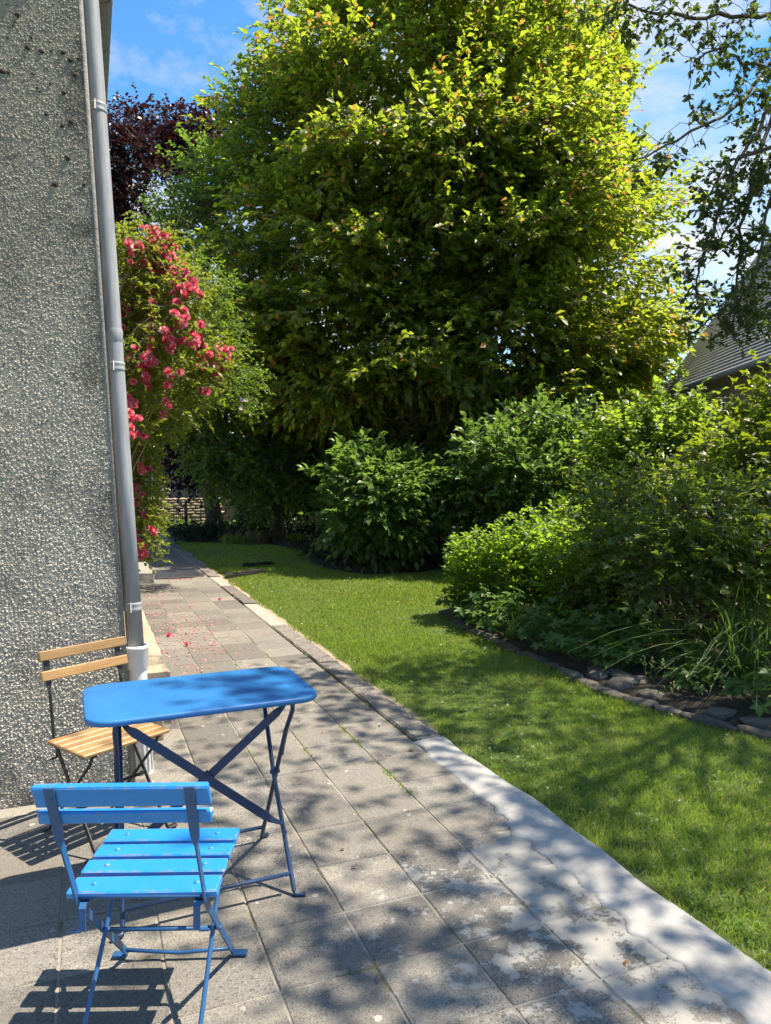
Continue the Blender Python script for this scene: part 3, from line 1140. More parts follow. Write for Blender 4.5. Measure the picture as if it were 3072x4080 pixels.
def build_house():
    h = thing('house', 'grey pebbledash house gable with zinc downpipe at its corner', 'house', (-2.5, 8.0, 0))
    o0 = Vector(h.location)
    H = 4.62

    def L(x, y, z):
        return Vector((x, y, z)) - o0
    # walls: battered gable facing the terrace and long wall along the path
    v = [L(-5.2, 3.73, -.1), L(corner_x(-.1), 3.73, -.1), L(corner_x(H), 3.73, H), L(-5.2, 3.73, H),
         L(-5.2, 13.6, -.1), L(corner_x(-.1), 13.6, -.1), L(corner_x(H), 13.6, H), L(-5.2, 13.6, H), L(-2.6, 3.73, 7.3), L(-2.6, 13.6, 7.3)]
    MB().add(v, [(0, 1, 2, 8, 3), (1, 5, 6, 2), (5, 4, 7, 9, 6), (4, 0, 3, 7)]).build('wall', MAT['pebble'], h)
    # pebbles thrown into the mortar of the gable, each one standing proud
    n = 46000
    pz = rng.uniform(-.02, 4.15, n)
    pxx = rng.uniform(-.56, .185, n)
    ok = pxx < corner_x(pz) - .004
    pz, pxx = pz[ok], pxx[ok]
    P = np.stack([pxx, np.full(len(pz), 3.7315), pz], -1) - np.array(o0)
    ca = [(math.cos(a), math.sin(a)) for a in np.arange(5) * math.pi / 2.5]
    tv = np.array([(x * .5, y * .5, -.06) for x, y in ca] + [(x * .40, y * .40, .25) for x, y in ca] + [(0, 0, .38)])
    tf = []
    for k in range(5):
        k2 = (k + 1) % 5
        tf += [(k, k2, 5 + k2), (k, 5 + k2, 5 + k), (5 + k, 5 + k2, 10)]
    nrm = np.array([0, -1., 0]) + rng.normal(0, .28, (len(P), 3))
    V, Fc = leaf_arrays((tv, np.array(tf)), P, rand_unit(len(P)) * np.array([1, .2, 1]), nrm, rng.uniform(.0052, .0112, len(P)) * rng.choice([.8, 1., 1., 1.3], len(P)))
    po = obj('pebbles', mesh_np('pebbles', V, Fc, MAT['pebbles'], True), h)
    po["kind"] = "stuff"
    # narrow rendered arris at the corner
    MB().tube([L(corner_x(0) - .004, 3.736, 0), L(corner_x(H) - .004, 3.736, H)], .011, 6).build('corner_bead', MAT['stepstone'], h, True)
    # roof
    ex, ez = .165, 4.53
    sl = (7.45 - ez) / (-2.6 - ex)
    v = [L(ex, 3.60, ez), L(ex, 13.7, ez), L(-2.6, 13.7, 7.45), L(-2.6, 3.60, 7.45), L(ex, 3.60, ez + .05), L(ex, 13.7, ez + .05), L(-2.6, 13.7, 7.5), L(-2.6, 3.60, 7.5)]
    fs = [(3, 2, 1, 0), (4, 5, 6, 7), (0, 1, 5, 4), (1, 2, 6, 5), (3, 0, 4, 7)]
    rf = MB().add(v, fs).build('roof', MAT['slate'], h)
    v2 = [Vector((-5.2 - o0.x - (p.x + o0.x) - o0.x, p.y, p.z)) for p in v]
    v2 = [Vector((2 * (-2.6 - o0.x) - p.x, p.y, p.z)) for p in v]
    MB().add(v2, [q[::-1] for q in fs]).build('roof', MAT['slate'], h)
    MB().box(corner_x(4.5) - .01 - o0.x, .07 - o0.x, 3.74 - 8, 13.6 - 8, 4.40, 4.45).build('soffit', MAT['whitepaint'], h)
    # half-round gutter with joints
    g = MB()
    gx, gz, gr = .130, 4.50, .063
    n = 14
    vv, ff = [], []
    for iy, y in enumerate((3.62, 13.7)):
        for k in range(n + 1):
            a = math.pi + math.pi * k / n
            vv.append(L(gx + gr * math.cos(a), y, gz + gr * math.sin(a)))
    for k in range(n):
        ff.append((k, k + 1, n + 2 + k, n + 1 + k))
    g.add(vv, ff)
    gut = g.build('gutter', MAT['zinc'], h, True)
    for y in np.arange(3.9, 13.5, .56):
        c = MB()
        vv, ff = [], []
        for yy in (y - .02, y + .02):
            for k in range(n + 1):
                a = math.pi + math.pi * k / n
                vv.append(L(gx + (gr + .005) * math.cos(a), yy, gz + (gr + .005) * math.sin(a)))
        ff = [(k, k + 1, n + 2 + k, n + 1 + k) for k in range(n)]
        c.add(vv, ff).build('gutter_joint', MAT['zinc'], gut, True)
    MB().tube([L(gx + gr, 3.62, gz), L(gx + gr, 13.7, gz)], .009, 6).build('gutter_lip', MAT['zinc'], gut, True)
    # downpipe following the battered corner, zinc above, cast-iron shoe below

    def px(z):
        return .251 - .0525 * z
    PY = 3.93
    pipe = MB().tube([L(px(z), PY, z) for z in (.60, 1.5, 2.4, 3.3, 4.2)] + [L(px(4.3) + .03, PY, 4.36), L(.13, PY - .01, 4.46)], .042, 20).build('downpipe', MAT['zinc'], h, True)
    for z in (.86, 2.06, 3.30):
        x = px(z)
        c = MB()
        c.lathe([(.0422, -.022), (.0448, -.020), (.0448, -.010), (.0438, -.007), (.0438, .007), (.0448, .010), (.0448, .020), (.0422, .022)], 24, L(x, PY, z))
        c.bevel_box(x - .015 - o0.x, x - .008 - o0.x, PY - .054 - o0.y, PY - .042 - o0.y, z - .025, z + .025, .002)
        c.bevel_box(x - .10 - o0.x, x - .03 - o0.x, PY - .012 - o0.y, PY + .012 - o0.y, z - .012, z + .012, .002)
        c.build('pipe_clamp', MAT['zinc'], pipe, True)
    MB().lathe([(.0422, -.02), (.0442, -.016), (.0442, .035), (.0422, .045)], 24, L(px(2.20), PY, 2.20)).build('pipe_socket', MAT['zinc'], pipe, True)
    sh = MB()
    prof = [(.047, -.01), (.047, .52), (.049, .54), (.060, .555), (.060, .64), (.064, .645), (.064, .662), (.056, .662), (.052, .60)]
    v0 = len(sh.v)
    sh.lathe(prof, 26, (0, 0, 0))
    sh.v = [tuple(L(px(z) + x, PY + y, z)) for (x, y, z) in sh.v]
    sh.build('pipe_shoe', MAT['whitecast'], h, True)
    for k in range(5):
        a = -math.pi / 2 + (k - 2) * .45
        MB().tube([L(px(.02) + .047 * math.cos(a), PY + .047 * math.sin(a), .02), L(px(.48) + .047 * math.cos(a), PY + .047 * math.sin(a), .48)], .0045, 6).build('shoe_rib', MAT['whitecast'], h, True)
    # moss cushions on the upper gable
    rr = random.Random(4)
    spots = [(60, 90), (30, 150), (125, 150), (165, 205), (205, 205), (110, 190), (315, 235), (280, 240), (160, 365), (200, 335), (10, 285), (35, 290),
             (283, 485), (248, 500), (270, 630), (335, 735), (220, 735), (70, 60), (250, 210), (150, 350), (255, 370), (185, 455), (300, 300)]
    for (ax, ay) in spots:
        p = at_y(ax, ay, 3.73)
        r = rr.uniform(.006, .014)
        v = []
        f = []
        n = 8
        for i, (q, hh) in enumerate(((1, 0), (.85, .45), (.45, .8))):
            for k in range(n):
                a = 2 * math.pi * k / n
                s = q * r * rr.uniform(.75, 1.25)
                v.append(L(p[0] + s * math.cos(a), 3.732 - hh * r, p[2] + s * math.sin(a)))
        v.append(L(p[0], 3.73 - r, p[2]))
        for i in range(2):
            for k in range(n):
                f.append((i * n + k, i * n + (k + 1) % n, (i + 1) * n + (k + 1) % n, (i + 1) * n + k))
        f += [(2 * n + k, 2 * n + (k + 1) % n, 3 * n) for k in range(n)]
        MB().add(v, f).build('moss_cushion', MAT['mossdark'], h)
    return h


MAT['mossdark'] = m_plain("moss_cushion", (0.035, 0.025, 0.02), 0.95, .5, 200, bump=.6)
house = build_house()


def build_step_and_mat():
    t = thing('stone_step', 'grey stone doorstep block beside the ribbed mat', 'step', (.50, 11.9, 0))
    MB().bevel_box(-.36, .39, -.75, .80, -.03, .158, .012).build('block', MAT['stepstone'], t)
    m = thing('doormat', 'dark ribbed rubber doormat lying on the path by the doorstep', 'doormat', (1.215, 12.05, 0.006), math.radians(1.5))
    MB().bevel_box(-.285, .285, -.52, .52, 0, .016, .004).build('base', MAT['rubber'], m)
    for k in range(22):
        x = -.265 + k * .033
        MB().bevel_box(x - .009, x + .009, -.50, .50, .0165, .026, .003).build('rib', MAT['rubber'], m)


build_step_and_mat()


def build_bench():
    t = thing('plank_bench', 'low bench of one weathered plank against the house wall', 'bench', (.305, 5.6, 0))
    v, f = [], []
    ys = np.linspace(-1.25, 1.26, 26)
    for y in ys:
        j = lambda s: random.uniform(-s, s)
        e = .004 if abs(abs(y) - 1.25) > .05 else .010
        for (x, z) in ((-.115, .345), (-.115, .398), (-.108, .405), (.105, .404), (.118, .394), (.120, .352), (.108, .345)):
            v.append((x + j(e), y + j(.002), z + j(.002)))
    n = 7
    for i in range(len(ys) - 1):
        for k in range(n):
            f.append((i * n + k, i * n + (k + 1) % n, (i + 1) * n + (k + 1) % n, (i + 1) * n + k))
    f.append(tuple(range(n))[::-1])
    f.append(tuple((len(ys) - 1) * n + k for k in range(n)))
    MB().add(v, f).build('seat_plank', MAT['plank'], t)
    for y in (-1.19, .95):
        MB().bevel_box(-.085, .085, y - .045, y + .045, 0, .343, .008).build('leg', MAT['leg'], t)
        MB().bevel_box(-.1, .112, y - .052, y - .046, .27, .343, .003).build('cross_piece', MAT['leg'], t)


build_bench()


# ------------------------------------------------------------------ garden furniture
def rod(parent, name, pts, r, mat, sides=10):
    return MB().tube(pts, r, sides).build(name, mat, parent, True)


def bolt(parent, x, y, z, mat, r=.008):
    return MB().lathe([(r, 0), (r * .9, r * .35), (r * .5, r * .6), (.0003, r * .68)], 10, (x, y, z)).build('bolt', mat, parent, True)


def wood_slat(name, parent, x0, x1, y0, y1, z0, z1, mat, b=.005, jag=0.0):
    o = MB().bevel_box(x0, x1, y0, y1, z0, z1, b).build(name, mat, parent)
    if jag:
        for vtx in o.data.vertices:
            vtx.co.x += random.uniform(-jag, jag)
            vtx.co.z += random.uniform(-jag, jag) * .4
            vtx.co.y += random.uniform(-jag, jag) * .5
    return o


def bistro_chair(label, loc, rz, slatmat, framemat, seat_y, seat_w, zs, back, post, foot_f, foot_r, px, bolts, thick, jag, group):
    t = thing('folding_chair', label, 'chair', loc, rz, group)
    for (y0, y1) in seat_y:
        s = wood_slat('seat_slat', t, -seat_w / 2, seat_w / 2, y0, y1, zs - thick, zs, slatmat, .004, jag)
        if bolts:
            for x in (-.135, .135):
                bolt(s, x, (y0 + y1) / 2, zs, slatmat)
    (yt, zt), (yb, zb) = post[0], post[1]          # back posts: top and below the slats
    for (za, zc, wd) in back:
        # slat leans with the posts
        zm = (za + zc) / 2
        k = (zm - zb) / (zt - zb)
        ym = yb + (yt - yb) * k
        tilt = math.atan2(yb - yt, zt - zb)
        s = wood_slat('back_slat', t, -wd / 2, wd / 2, -.002, thick - .002, -(zc - za) / 2, (zc - za) / 2, slatmat, .004, jag)
        s.location = (0, ym + .005, zm)
        s.rotation_euler = (tilt, 0, 0)
    ymid, zmid = post[3]
    yk, zk = post[2]
    for sx in (-1, 1):
        x = sx * px
        pts = [(x, yt, zt), (x, yb, zb), (x, yb + (yk - yb) * .45, zb - .028), (x, yk, zk), (x, ymid, zmid), (x, ymid + .03, zmid - .035), (x, foot_f, .012)]
        X, Y = (1, 0, 0), (0, 1, .25)
        MB().ribbon(pts, [X, X, (.75, .6, .1), Y, Y, Y, Y], [.025, .025, .021, .020, .022, .022, .020], .005).build('back_post', framemat, t)
        for zz in [b_ for a in back for b_ in ((a[0] + a[1]) / 2,)]:
            k = (zz - zb) / (zt - zb)
            bo = bolt(t, 0, 0, 0, framemat, .005)
            bo.location = (x, yb + (yt - yb) * k - .003, zz)
            bo.rotation_euler = (math.pi / 2, 0, 0)
        MB().bevel_box(min(x, x + sx * .045), max(x, x + sx * .045), foot_f - .012, foot_f + .014, .001, .010, .002).build('foot', framemat, t)
        # second leg: rod from the seat front to the rear foot, inside the first
        xi = sx * (px - .014)
        ytop = seat_y[0][1] - .02
        rod(t, 'leg', [(xi, ytop, zs - thick - .004), (xi, ytop - .02, zs - .06), (xi, foot_r + .01, .03), (xi, foot_r, .008), (xi + sx * .03, foot_r - .01, .007)], .0065, framemat)
        # seat rail under the slats, its end hooked down behind
        yr = seat_y[-1][0]
        MB().ribbon([(xi - sx * .004, seat_y[0][1] - .01, zs - thick - .007), (xi - sx * .004, yr - .004, zs - thick - .007)], (1, 0, 0), .022, .004).build('seat_rail', framemat, t)
        hk = MB().ribbon([(xi - sx * .004, yr - .004, zs - thick - .006), (xi - sx * .004, yr - .016, zs - thick - .015), (xi - sx * .004, yr - .018, zs - thick - .072)], (1, 0, 0), .018, .004)
        hk.bevel_box(min(xi, xi + sx * .028), max(xi, xi + sx * .028), yr - .021, yr - .014, zs - thick - .078, zs - thick - .071, .0015)
        hk.build('rail_hook', framemat, t)
        # pivot
        MB().tube([(x - sx * .02, .0, zs * .51), (x + sx * .006, .0, zs * .51)], .006, 8).build('pivot', framemat, t, True)
    xi = px - .014
    rod(t, 'crossbar', [(-px, ymid, zmid + .01), (px, ymid, zmid + .01)], .006, framemat)
    rod(t, 'crossbar', [(-xi, .006, zs * .50), (xi, .006, zs * .50)], .0065, framemat)
    rod(t, 'crossbar', [(-px, foot_f - .012, .028), (-px * .5, foot_f - .012, .022), (0, foot_f - .014, .018), (px * .5, foot_f - .012, .022), (px, foot_f - .012, .028)], .006, framemat)
    rod(t, 'crossbar', [(-xi, foot_r + .02, .055), (xi, foot_r + .02, .055)], .006, framemat)
    return t


bistro_chair('blue painted folding chair with worn slats, nearest the camera', (.176, 2.146, .004), math.radians(-20.5),
             MAT['blue'], MAT['blueframe'],
             [(.100, .177), (.012, .080), (-.075, -.007), (-.175, -.097)], .392, .425,
             [(.706, .768, .420), (.656, .692, .420)], [(-.335, .768), (-.285, .640), (-.265, .595), (-.172, .400)], .209, -.235, .165,
             True, .020, .0022, 'folding chairs at the table')
bistro_chair('natural wood slat folding chair with black frame beside the house wall', (.075, 3.287, .004), math.radians(210),
             MAT['teak'], MAT['black'],
             [(.092, .140), (.034, .082), (-.024, .024), (-.082, -.034), (-.140, -.092)], .402, .422,
             [(.738, .780, .402), (.656, .698, .402)], [(-.212, .776), (-.186, .650), (-.176, .600), (-.150, .405)], .158, -.225, .165,
             False, .016, .0004, 'folding chairs at the table')


def build_table():
    t = thing('folding_table', 'blue metal rectangular folding table with rounded corners', 'table', (.372, 2.748, .004), math.radians(1.6))
    lx, ly, r, z = .396, .240, .085, .722

    def outline(inset, zz, rr):
        pts = []
        for (sx, sy, a0) in ((1, 1, 0), (-1, 1, 90), (-1, -1, 180), (1, -1, 270)):
            for k in range(9):
                a = math.radians(a0 + k * 90 / 8)
                pts.append((sx * (lx - r) + (rr) * math.cos(a), sy * (ly - r) + (rr) * math.sin(a), zz))
        return pts
    v, f = [], []
    for rr, zz in ((r - .03, z + .0005), (r - .006, z), (r - .001, z - .002), (r + .001, z - .007), (r, z - .020), (r - .003, z - .020), (r - .004, z - .006), (r - .03, z - .004)):
        v += outline(0, zz, rr)
    n = 36
    for i in range(7):
        for k in range(n):
            f.append((i * n + k, (i + 1) * n + k, (i + 1) * n + (k + 1) % n, i * n + (k + 1) % n))
    f.append(tuple(range(n)))
    f.append(tuple(7 * n + k for k in range(n))[::-1])
    o = obj('table_top', mesh_py('table_top', v, f, MAT['bluetop'], True), t)
    fm = MAT['navy']
    for sx in (-1, 1):
        x = sx * .288
        # two crossing legs at each end
        rod(t, 'leg', [(x + sx * .012, -.185, .706), (x + sx * .016, -.17, .66), (x + sx * .008, -.11, .57), (x, .0, .375), (x, .235, .016), (x + .0, .245, .006), (x + sx * .03, .255, .006)], .0085, fm)
        rod(t, 'leg', [(x - sx * .016, .18, .706), (x - sx * .012, .0, .375), (x + sx * .004, -.215, .018), (x + sx * .006, -.228, .006), (x + sx * .04, -.24, .006)], .0085, fm)
        MB().tube([(x - sx * .024, 0, .375), (x + sx * .012, 0, .375)], .009, 8).build('pivot', fm, t, True)
        # hooked catch plate on the outer leg
        MB().ribbon([(x + sx * .014, -.10, .56), (x + sx * .012, -.06, .50), (x + sx * .010, -.045, .455)], (0, 1, .4), [.012, .026, .018], .005).build('catch_plate', fm, t)
        MB().bevel_box(x - .02, x + .02, -.21, -.165, .694, .708, .003).build('hinge_plate', fm, t)
    for y, z_ in ((-.205, .075), (.215, .060)):
        rod(t, 'stretcher', [(-.285, y, z_), (.285, y, z_)], .0075, fm)
    # flat braces crossing along the front
    for s in (-1, 1):
        dy = -.006 * s
        pts = [(-s * .283, -.172 + dy, .690), (-s * .262, -.171 + dy, .668), (-s * .245, -.170 + dy, .655), (s * .215, -.125 + dy, .265), (s * .235, -.122 + dy, .248), (s * .278, -.128, .225), (s * .288, -.135, .19)]
        W1, W2 = (s * .64, 0, .76), (0, 1, 0)
        MB().ribbon(pts, [(.2, 1, .2), (s * .64, .5, .76), W1, W1, (s * .64, .5, .76), (.2, 1, .3), (.2, 1, .3)], [.014, .020, .030, .030, .022, .012, .012], .005).build('brace', fm, t)
    MB().tube([(0, -.162, .468), (0, -.138, .468)], .007, 10).build('pivot', fm, t, True)
    return t


build_table()


# ================================================================== PLANTS AND SURROUNDINGS
TOCAM = (-.45, -.9, .05)


def build_beds():
    # planted border on the right and bare ground under the trees, as low mounds
    pts = [(3.62, 6.75), (3.56, 5.6), (3.55, 4.95), (3.46, 4.35), (3.53, 3.85), (3.62, 3.5), (3.75, 3.2), (4.2, 2.4), (5.0, 1.0),
           (14, 1.0), (16, 12), (9, 12.5), (6.6, 9.0), (4.6, 7.7), (4.0, 7.5), (3.72, 7.4)]
    c = np.mean(np.array(pts), 0)
    v = [(x, y, GRASS_Z - .02) for x, y in pts] + [(x + (c[0] - x) * .03, y + (c[1] - y) * .03, GRASS_Z + .035) for x, y in pts] \
        + [(x + (c[0] - x) * .3, y + (c[1] - y) * .3, GRASS_Z + .07) for x, y in pts] + [(c[0], c[1], GRASS_Z + .08)]
    n = len(pts)
    f = []
    for i in range(2):
        for k in range(n):
            f.append((i * n + k, i * n + (k + 1) % n, (i + 1) * n + (k + 1) % n, (i + 1) * n + k))
    f += [(2 * n + k, 2 * n + (k + 1) % n, 3 * n) for k in range(n)]
    tag(obj('flower_bed', mesh_py('flower_bed', v, f, MAT['soil'], True)), 'dark soil of the planted border on the right', None, kind='structure')
    pts = [(1.95, 18.9), (2.6, 18.3), (3.2, 18.0), (3.9, 17.5), (4.3, 15.4), (3.7, 12.9), (3.75, 11.9), (4.1, 11.1), (5.0, 11.0), (6.2, 11.6), (9.2, 12.6), (16, 14), (18, 24.5), (2.2, 24.5)]
    c = np.array([8.5, 18.])
    n = len(pts)
    v = [(x, y, GRASS_Z - .02) for x, y in pts] + [(x + (c[0] - x) * .04, y + (c[1] - y) * .04, GRASS_Z + .03) for x, y in pts] + [(c[0], c[1], GRASS_Z + .08)]
    f = [(k, (k + 1) % n, n + (k + 1) % n, n + k) for k in range(n)] + [(n + k, n + (k + 1) % n, 2 * n) for k in range(n)]
    f = [q[::-1] for q in f]
    tag(obj('tree_bed', mesh_py('tree_bed', v, f, MAT['soil'], True)), 'bare dark earth under the big trees', None, kind='structure')


build_beds()


def rock_mesh(seed, nm='stone', mat=None, rough=.16):
    """blocky uneven stone in a unit box"""
    r = random.Random(seed)
    import bmesh
    bm = bmesh.new()
    bmesh.ops.create_icosphere(bm, subdivisions=2, radius=.62)
    from mathutils import noise as mn
    for v in bm.verts:
        d = v.co.normalized()
        m = max(abs(d.x), abs(d.y), abs(d.z))
        k = (.5 / m) * .82 + .5 * .18
        nn = mn.noise(d * 1.7 + Vector((seed * 3.1, seed * 1.7, 0)))
        v.co = d * k * (1 + rough * nn * 2) + Vector((r.uniform(-1, 1), r.uniform(-1, 1), r.uniform(-1, 1))) * .018
    me = bpy.data.meshes.new(nm)
    bm.to_mesh(me)
    bm.free()
    me.polygons.foreach_set('use_smooth', [True] * len(me.polygons))
    me.materials.append(mat or MAT['stone'])
    return me


ROCKS = [rock_mesh(i, rough=.22) for i in range(7)]
BROWN = [rock_mesh(40 + i, mat=MAT['brownstone'], rough=.2) for i in range(3)]
WARM = [rock_mesh(20 + i, mat=MAT['warmstone'], rough=.1) for i in range(5)]


def place_rock(parent, me, x, y, z, sx, sy, sz, rz, nm='stone'):
    o = bpy.data.objects.new(nm, me)
    b = Vector(parent.location)
    o.location = Vector((x, y, z)) - b
    o.scale = (sx, sy, sz)
    o.rotation_euler = (random.uniform(-.08, .08), random.uniform(-.08, .08), rz)
    link(o, parent)


def build_stone_borders():
    reseed('build_stone_borders')
    t = thing('stone_border', 'low edging of rough grey stones between lawn and flower bed', 'edging', (3.55, 5, 0))
    line = [(3.80, 7.52), (3.60, 6.75), (3.53, 5.6), (3.52, 4.95), (3.43, 4.33), (3.50, 3.83), (3.60, 3.47), (3.72, 3.18), (4.05, 2.6)]
    pts = [Vector((x, y, 0)) for x, y in line]
    s = 0
    i = 0
    pos = pts[0].copy()
    lens = []
    tot = sum((b - a).length for a, b in zip(pts, pts[1:]))
    d = 0.0

    def at(d):
        for a, b in zip(pts, pts[1:]):
            L = (b - a).length
            if d <= L:
                return a.lerp(b, d / L), (b - a).normalized()
            d -= L
        return pts[-1], (pts[-1] - pts[-2]).normalized()
    while d < tot:
        L = random.uniform(.17, .34)
        if 5.3 < (at(d)[0].y) < 6.9:
            L = random.uniform(.22, .40)
        p, dr = at(d + L / 2)
        w = random.uniform(.085, .125)
        place_rock(t, random.choice(ROCKS), p.x, p.y, GRASS_Z + .006, L * 1.0, w, random.uniform(.055, .085), math.atan2(dr.y, dr.x) + random.uniform(-.08, .08))
        if p.y < 4.6 and random.random() < .85:
            q = p + Vector((-dr.y, dr.x, 0)) * .13 * (1 if -dr.y > 0 else 1)
            q = p + Vector((.13, .06, 0))
            place_rock(t, random.choice(ROCKS), q.x, q.y, GRASS_Z + .03, random.uniform(.15, .24), random.uniform(.10, .15), random.uniform(.075, .10), math.atan2(dr.y, dr.x) + random.uniform(-.2, .2))
        d += L * .98 + .008
    place_rock(t, ROCKS[2], 3.90, 7.50, GRASS_Z + .02, .42, .16, .10, .05)
    # boulders holding the bank under the trees
    t2 = thing('boulder_row', 'row of brown boulders edging the shaded bank under the trees', 'boulders', (3.6, 17.8, 0))
    for (ax, ay, w) in ((1300, 985, .50), (1440, 990, .34), (1560, 1000, .26), (1640, 1000, .30), (1180, 975, .25), (1720, 1005, .34), (1800, 1000, .28)):
        p = on_ground(540 + .3001 * ax, 1850 + .3001 * (ay + 30))
        place_rock(t2, random.choice(BROWN), p[0], p[1] + .15, .10, w, .3, .36, random.uniform(-.3, .3), 'boulder')
    # small flat rubble by the bed
    for (ax, ay, r) in ((870, 415, .10), (800, 425, .13), (960, 470, .14), (900, 440, .11)):
        p = on_ground(1750 + .7935 * ax, 2350 + .7935 * ay)
        place_rock(t, random.choice(ROCKS), p[0], p[1], .02, r * 1.5, r, .06, random.uniform(0, 3))


build_stone_borders()


def build_lawn_strips():  # two thin raised black strips on the grass
    for (pa, pb, lab) in (((760, 205), (1085, 155), 'long raised black strip on the lawn, nearer one'),
                          ((890, 112), (1157, 92), 'short raised black strip on the lawn, farther one')):
        a = on_ground(540 + .4802 * pa[0], 2200 + .4802 * pa[1])
        b = on_ground(540 + .4802 * pb[0], 2200 + .4802 * pb[1])
        near = pa[0] == 760
        dirv = Vector((b - a)).normalized()
        t = thing('black_strip', lab, 'rubber strip', ((a[0] + b[0]) / 2, (a[1] + b[1]) / 2, GRASS_Z), math.atan2(dirv.y, dirv.x), 'raised black strips on the lawn')
        L = (Vector(b) - Vector(a)).length
        w = .22 if near else .16
        n = 14
        v, f = [], []
        for i in range(n + 1):
            x = -L / 2 + L * i / n
            lift = .045 + .012 * math.sin(i * .7)
            tap = min(1, .25 + i * .3) if near else 1
            for (y, z) in ((0, 0), (0, lift), (w * tap, lift + .008), (w * tap, 0)):
                v.append((x + .25 * y, y, z))
        for i in range(n):
            for k in range(4):
                f.append((i * 4 + k, i * 4 + 4 + k, i * 4 + 4 + (k + 1) % 4, i * 4 + (k + 1) % 4))
        f += [(0, 1, 2, 3), tuple(n * 4 + k for k in (3, 2, 1, 0))]
        MB().add(v, f).build('strip', MAT['stripblack'], t)
        MB().bevel_box(-L / 2 + .05, L / 2 - .03, w * .35, w * .5, .056, .066, .003).build('raised_rib', MAT['stripblack'], t)


build_lawn_strips()


# ------------------------------------------------------------------ far end: wall, shed, gate
def build_far_end():
    reseed('build_far_end')
    Y = 28.0
    t = thing('stone_wall', 'sunlit low dry stone wall beyond the garden gate', 'wall', (2.2, Y, GRASS_Z))
    MB().box(-5.2, 5.5, .06, .45, 0, .80).build('core', MAT['soil'], t)
    z = .0
    while z < .80:
        hh = random.uniform(.085, .15)
        x = -1.6 + random.uniform(-.15, 0)
        while x < 2.3:
            w = random.uniform(.16, .42)
            place_rock(t, random.choice(WARM), 2.2 + x + w / 2, Y + .06, GRASS_Z + z + hh / 2, w * 1.02, .22, hh * 1.04, random.uniform(-.05, .05))
            x += w
        z += hh
    s = thing('board_shed', 'grey weathered board shed above the stone wall', 'shed', (2.2, Y + .9, GRASS_Z))
    MB().box(-4.2, 4.5, .03, 2.4, 0, 2.6).build('inner_wall', MAT['board'], s)
    for k in range(24):
        x = -1.7 + k * .165
        MB().bevel_box(x, x + .155, .0, .028, .3, 2.62, .004).build('board', MAT['board'], s)
    MB().box(-4.4, 4.7, -.25, 2.6, 2.62, 2.74).build('roof', MAT['slate'], s)
    p = at_y(540 + .3001 * 250, 1850 + .3001 * 265, Y + .9)
    g = thing('louvre_vent', 'white slatted louvre vent on the shed boards', 'vent', (p[0], Y + .885, p[2]))
    MB().box(-.28, .28, -.02, .0, -.20, .20).build('backing', MAT['whitepaint'], g)
    for k in range(9):
        z = -.18 + k * .042
        MB().ribbon([(-.27, -.045, z), (.27, -.045, z)], (0, .7, .7), .04, .006).build('slat', MAT['whitepaint'], g)
    for x in (-.29, .29):
        MB().bevel_box(x - .02, x + .02, -.07, .0, -.23, .23, .004).build('frame_side', MAT['whitepaint'], g)
    for zz in (-.22, .22):
        MB().bevel_box(-.268, .268, -.068, .0, zz - .02, zz + .02, .004).build('frame_rail', MAT['whitepaint'], g)
    # iron gate
    a = on_ground(540 + .3001 * 360, 1850 + .3001 * 830)
    gt = thing('iron_gate', 'small black iron bar gate standing open at the end of the path', 'gate', (a[0], a[1], GRASS_Z), math.radians(24))
    W, Hh = .82, .66
    for k in range(11):
        x = .03 + k * (W - .06) / 10
        MB().tube([(x, 0, .04), (x, 0, Hh + .10 * math.sin(math.pi * k / 20))], .010, 6).build('bar', MAT['black'], gt, True)
    for z in (.08, Hh - .06):
        MB().bevel_box(0, W, -.012, .012, z - .012, z + .012, .002).build('rail', MAT['black'], gt)
    MB().bevel_box(-.035, .012, -.02, .02, 0, Hh + .06, .004).build('post', MAT['black'], gt)
    MB().bevel_box(W - .01, W + .06, -.03, .03, 0, Hh + .22, .004).build('post', MAT['black'], gt)


build_far_end()


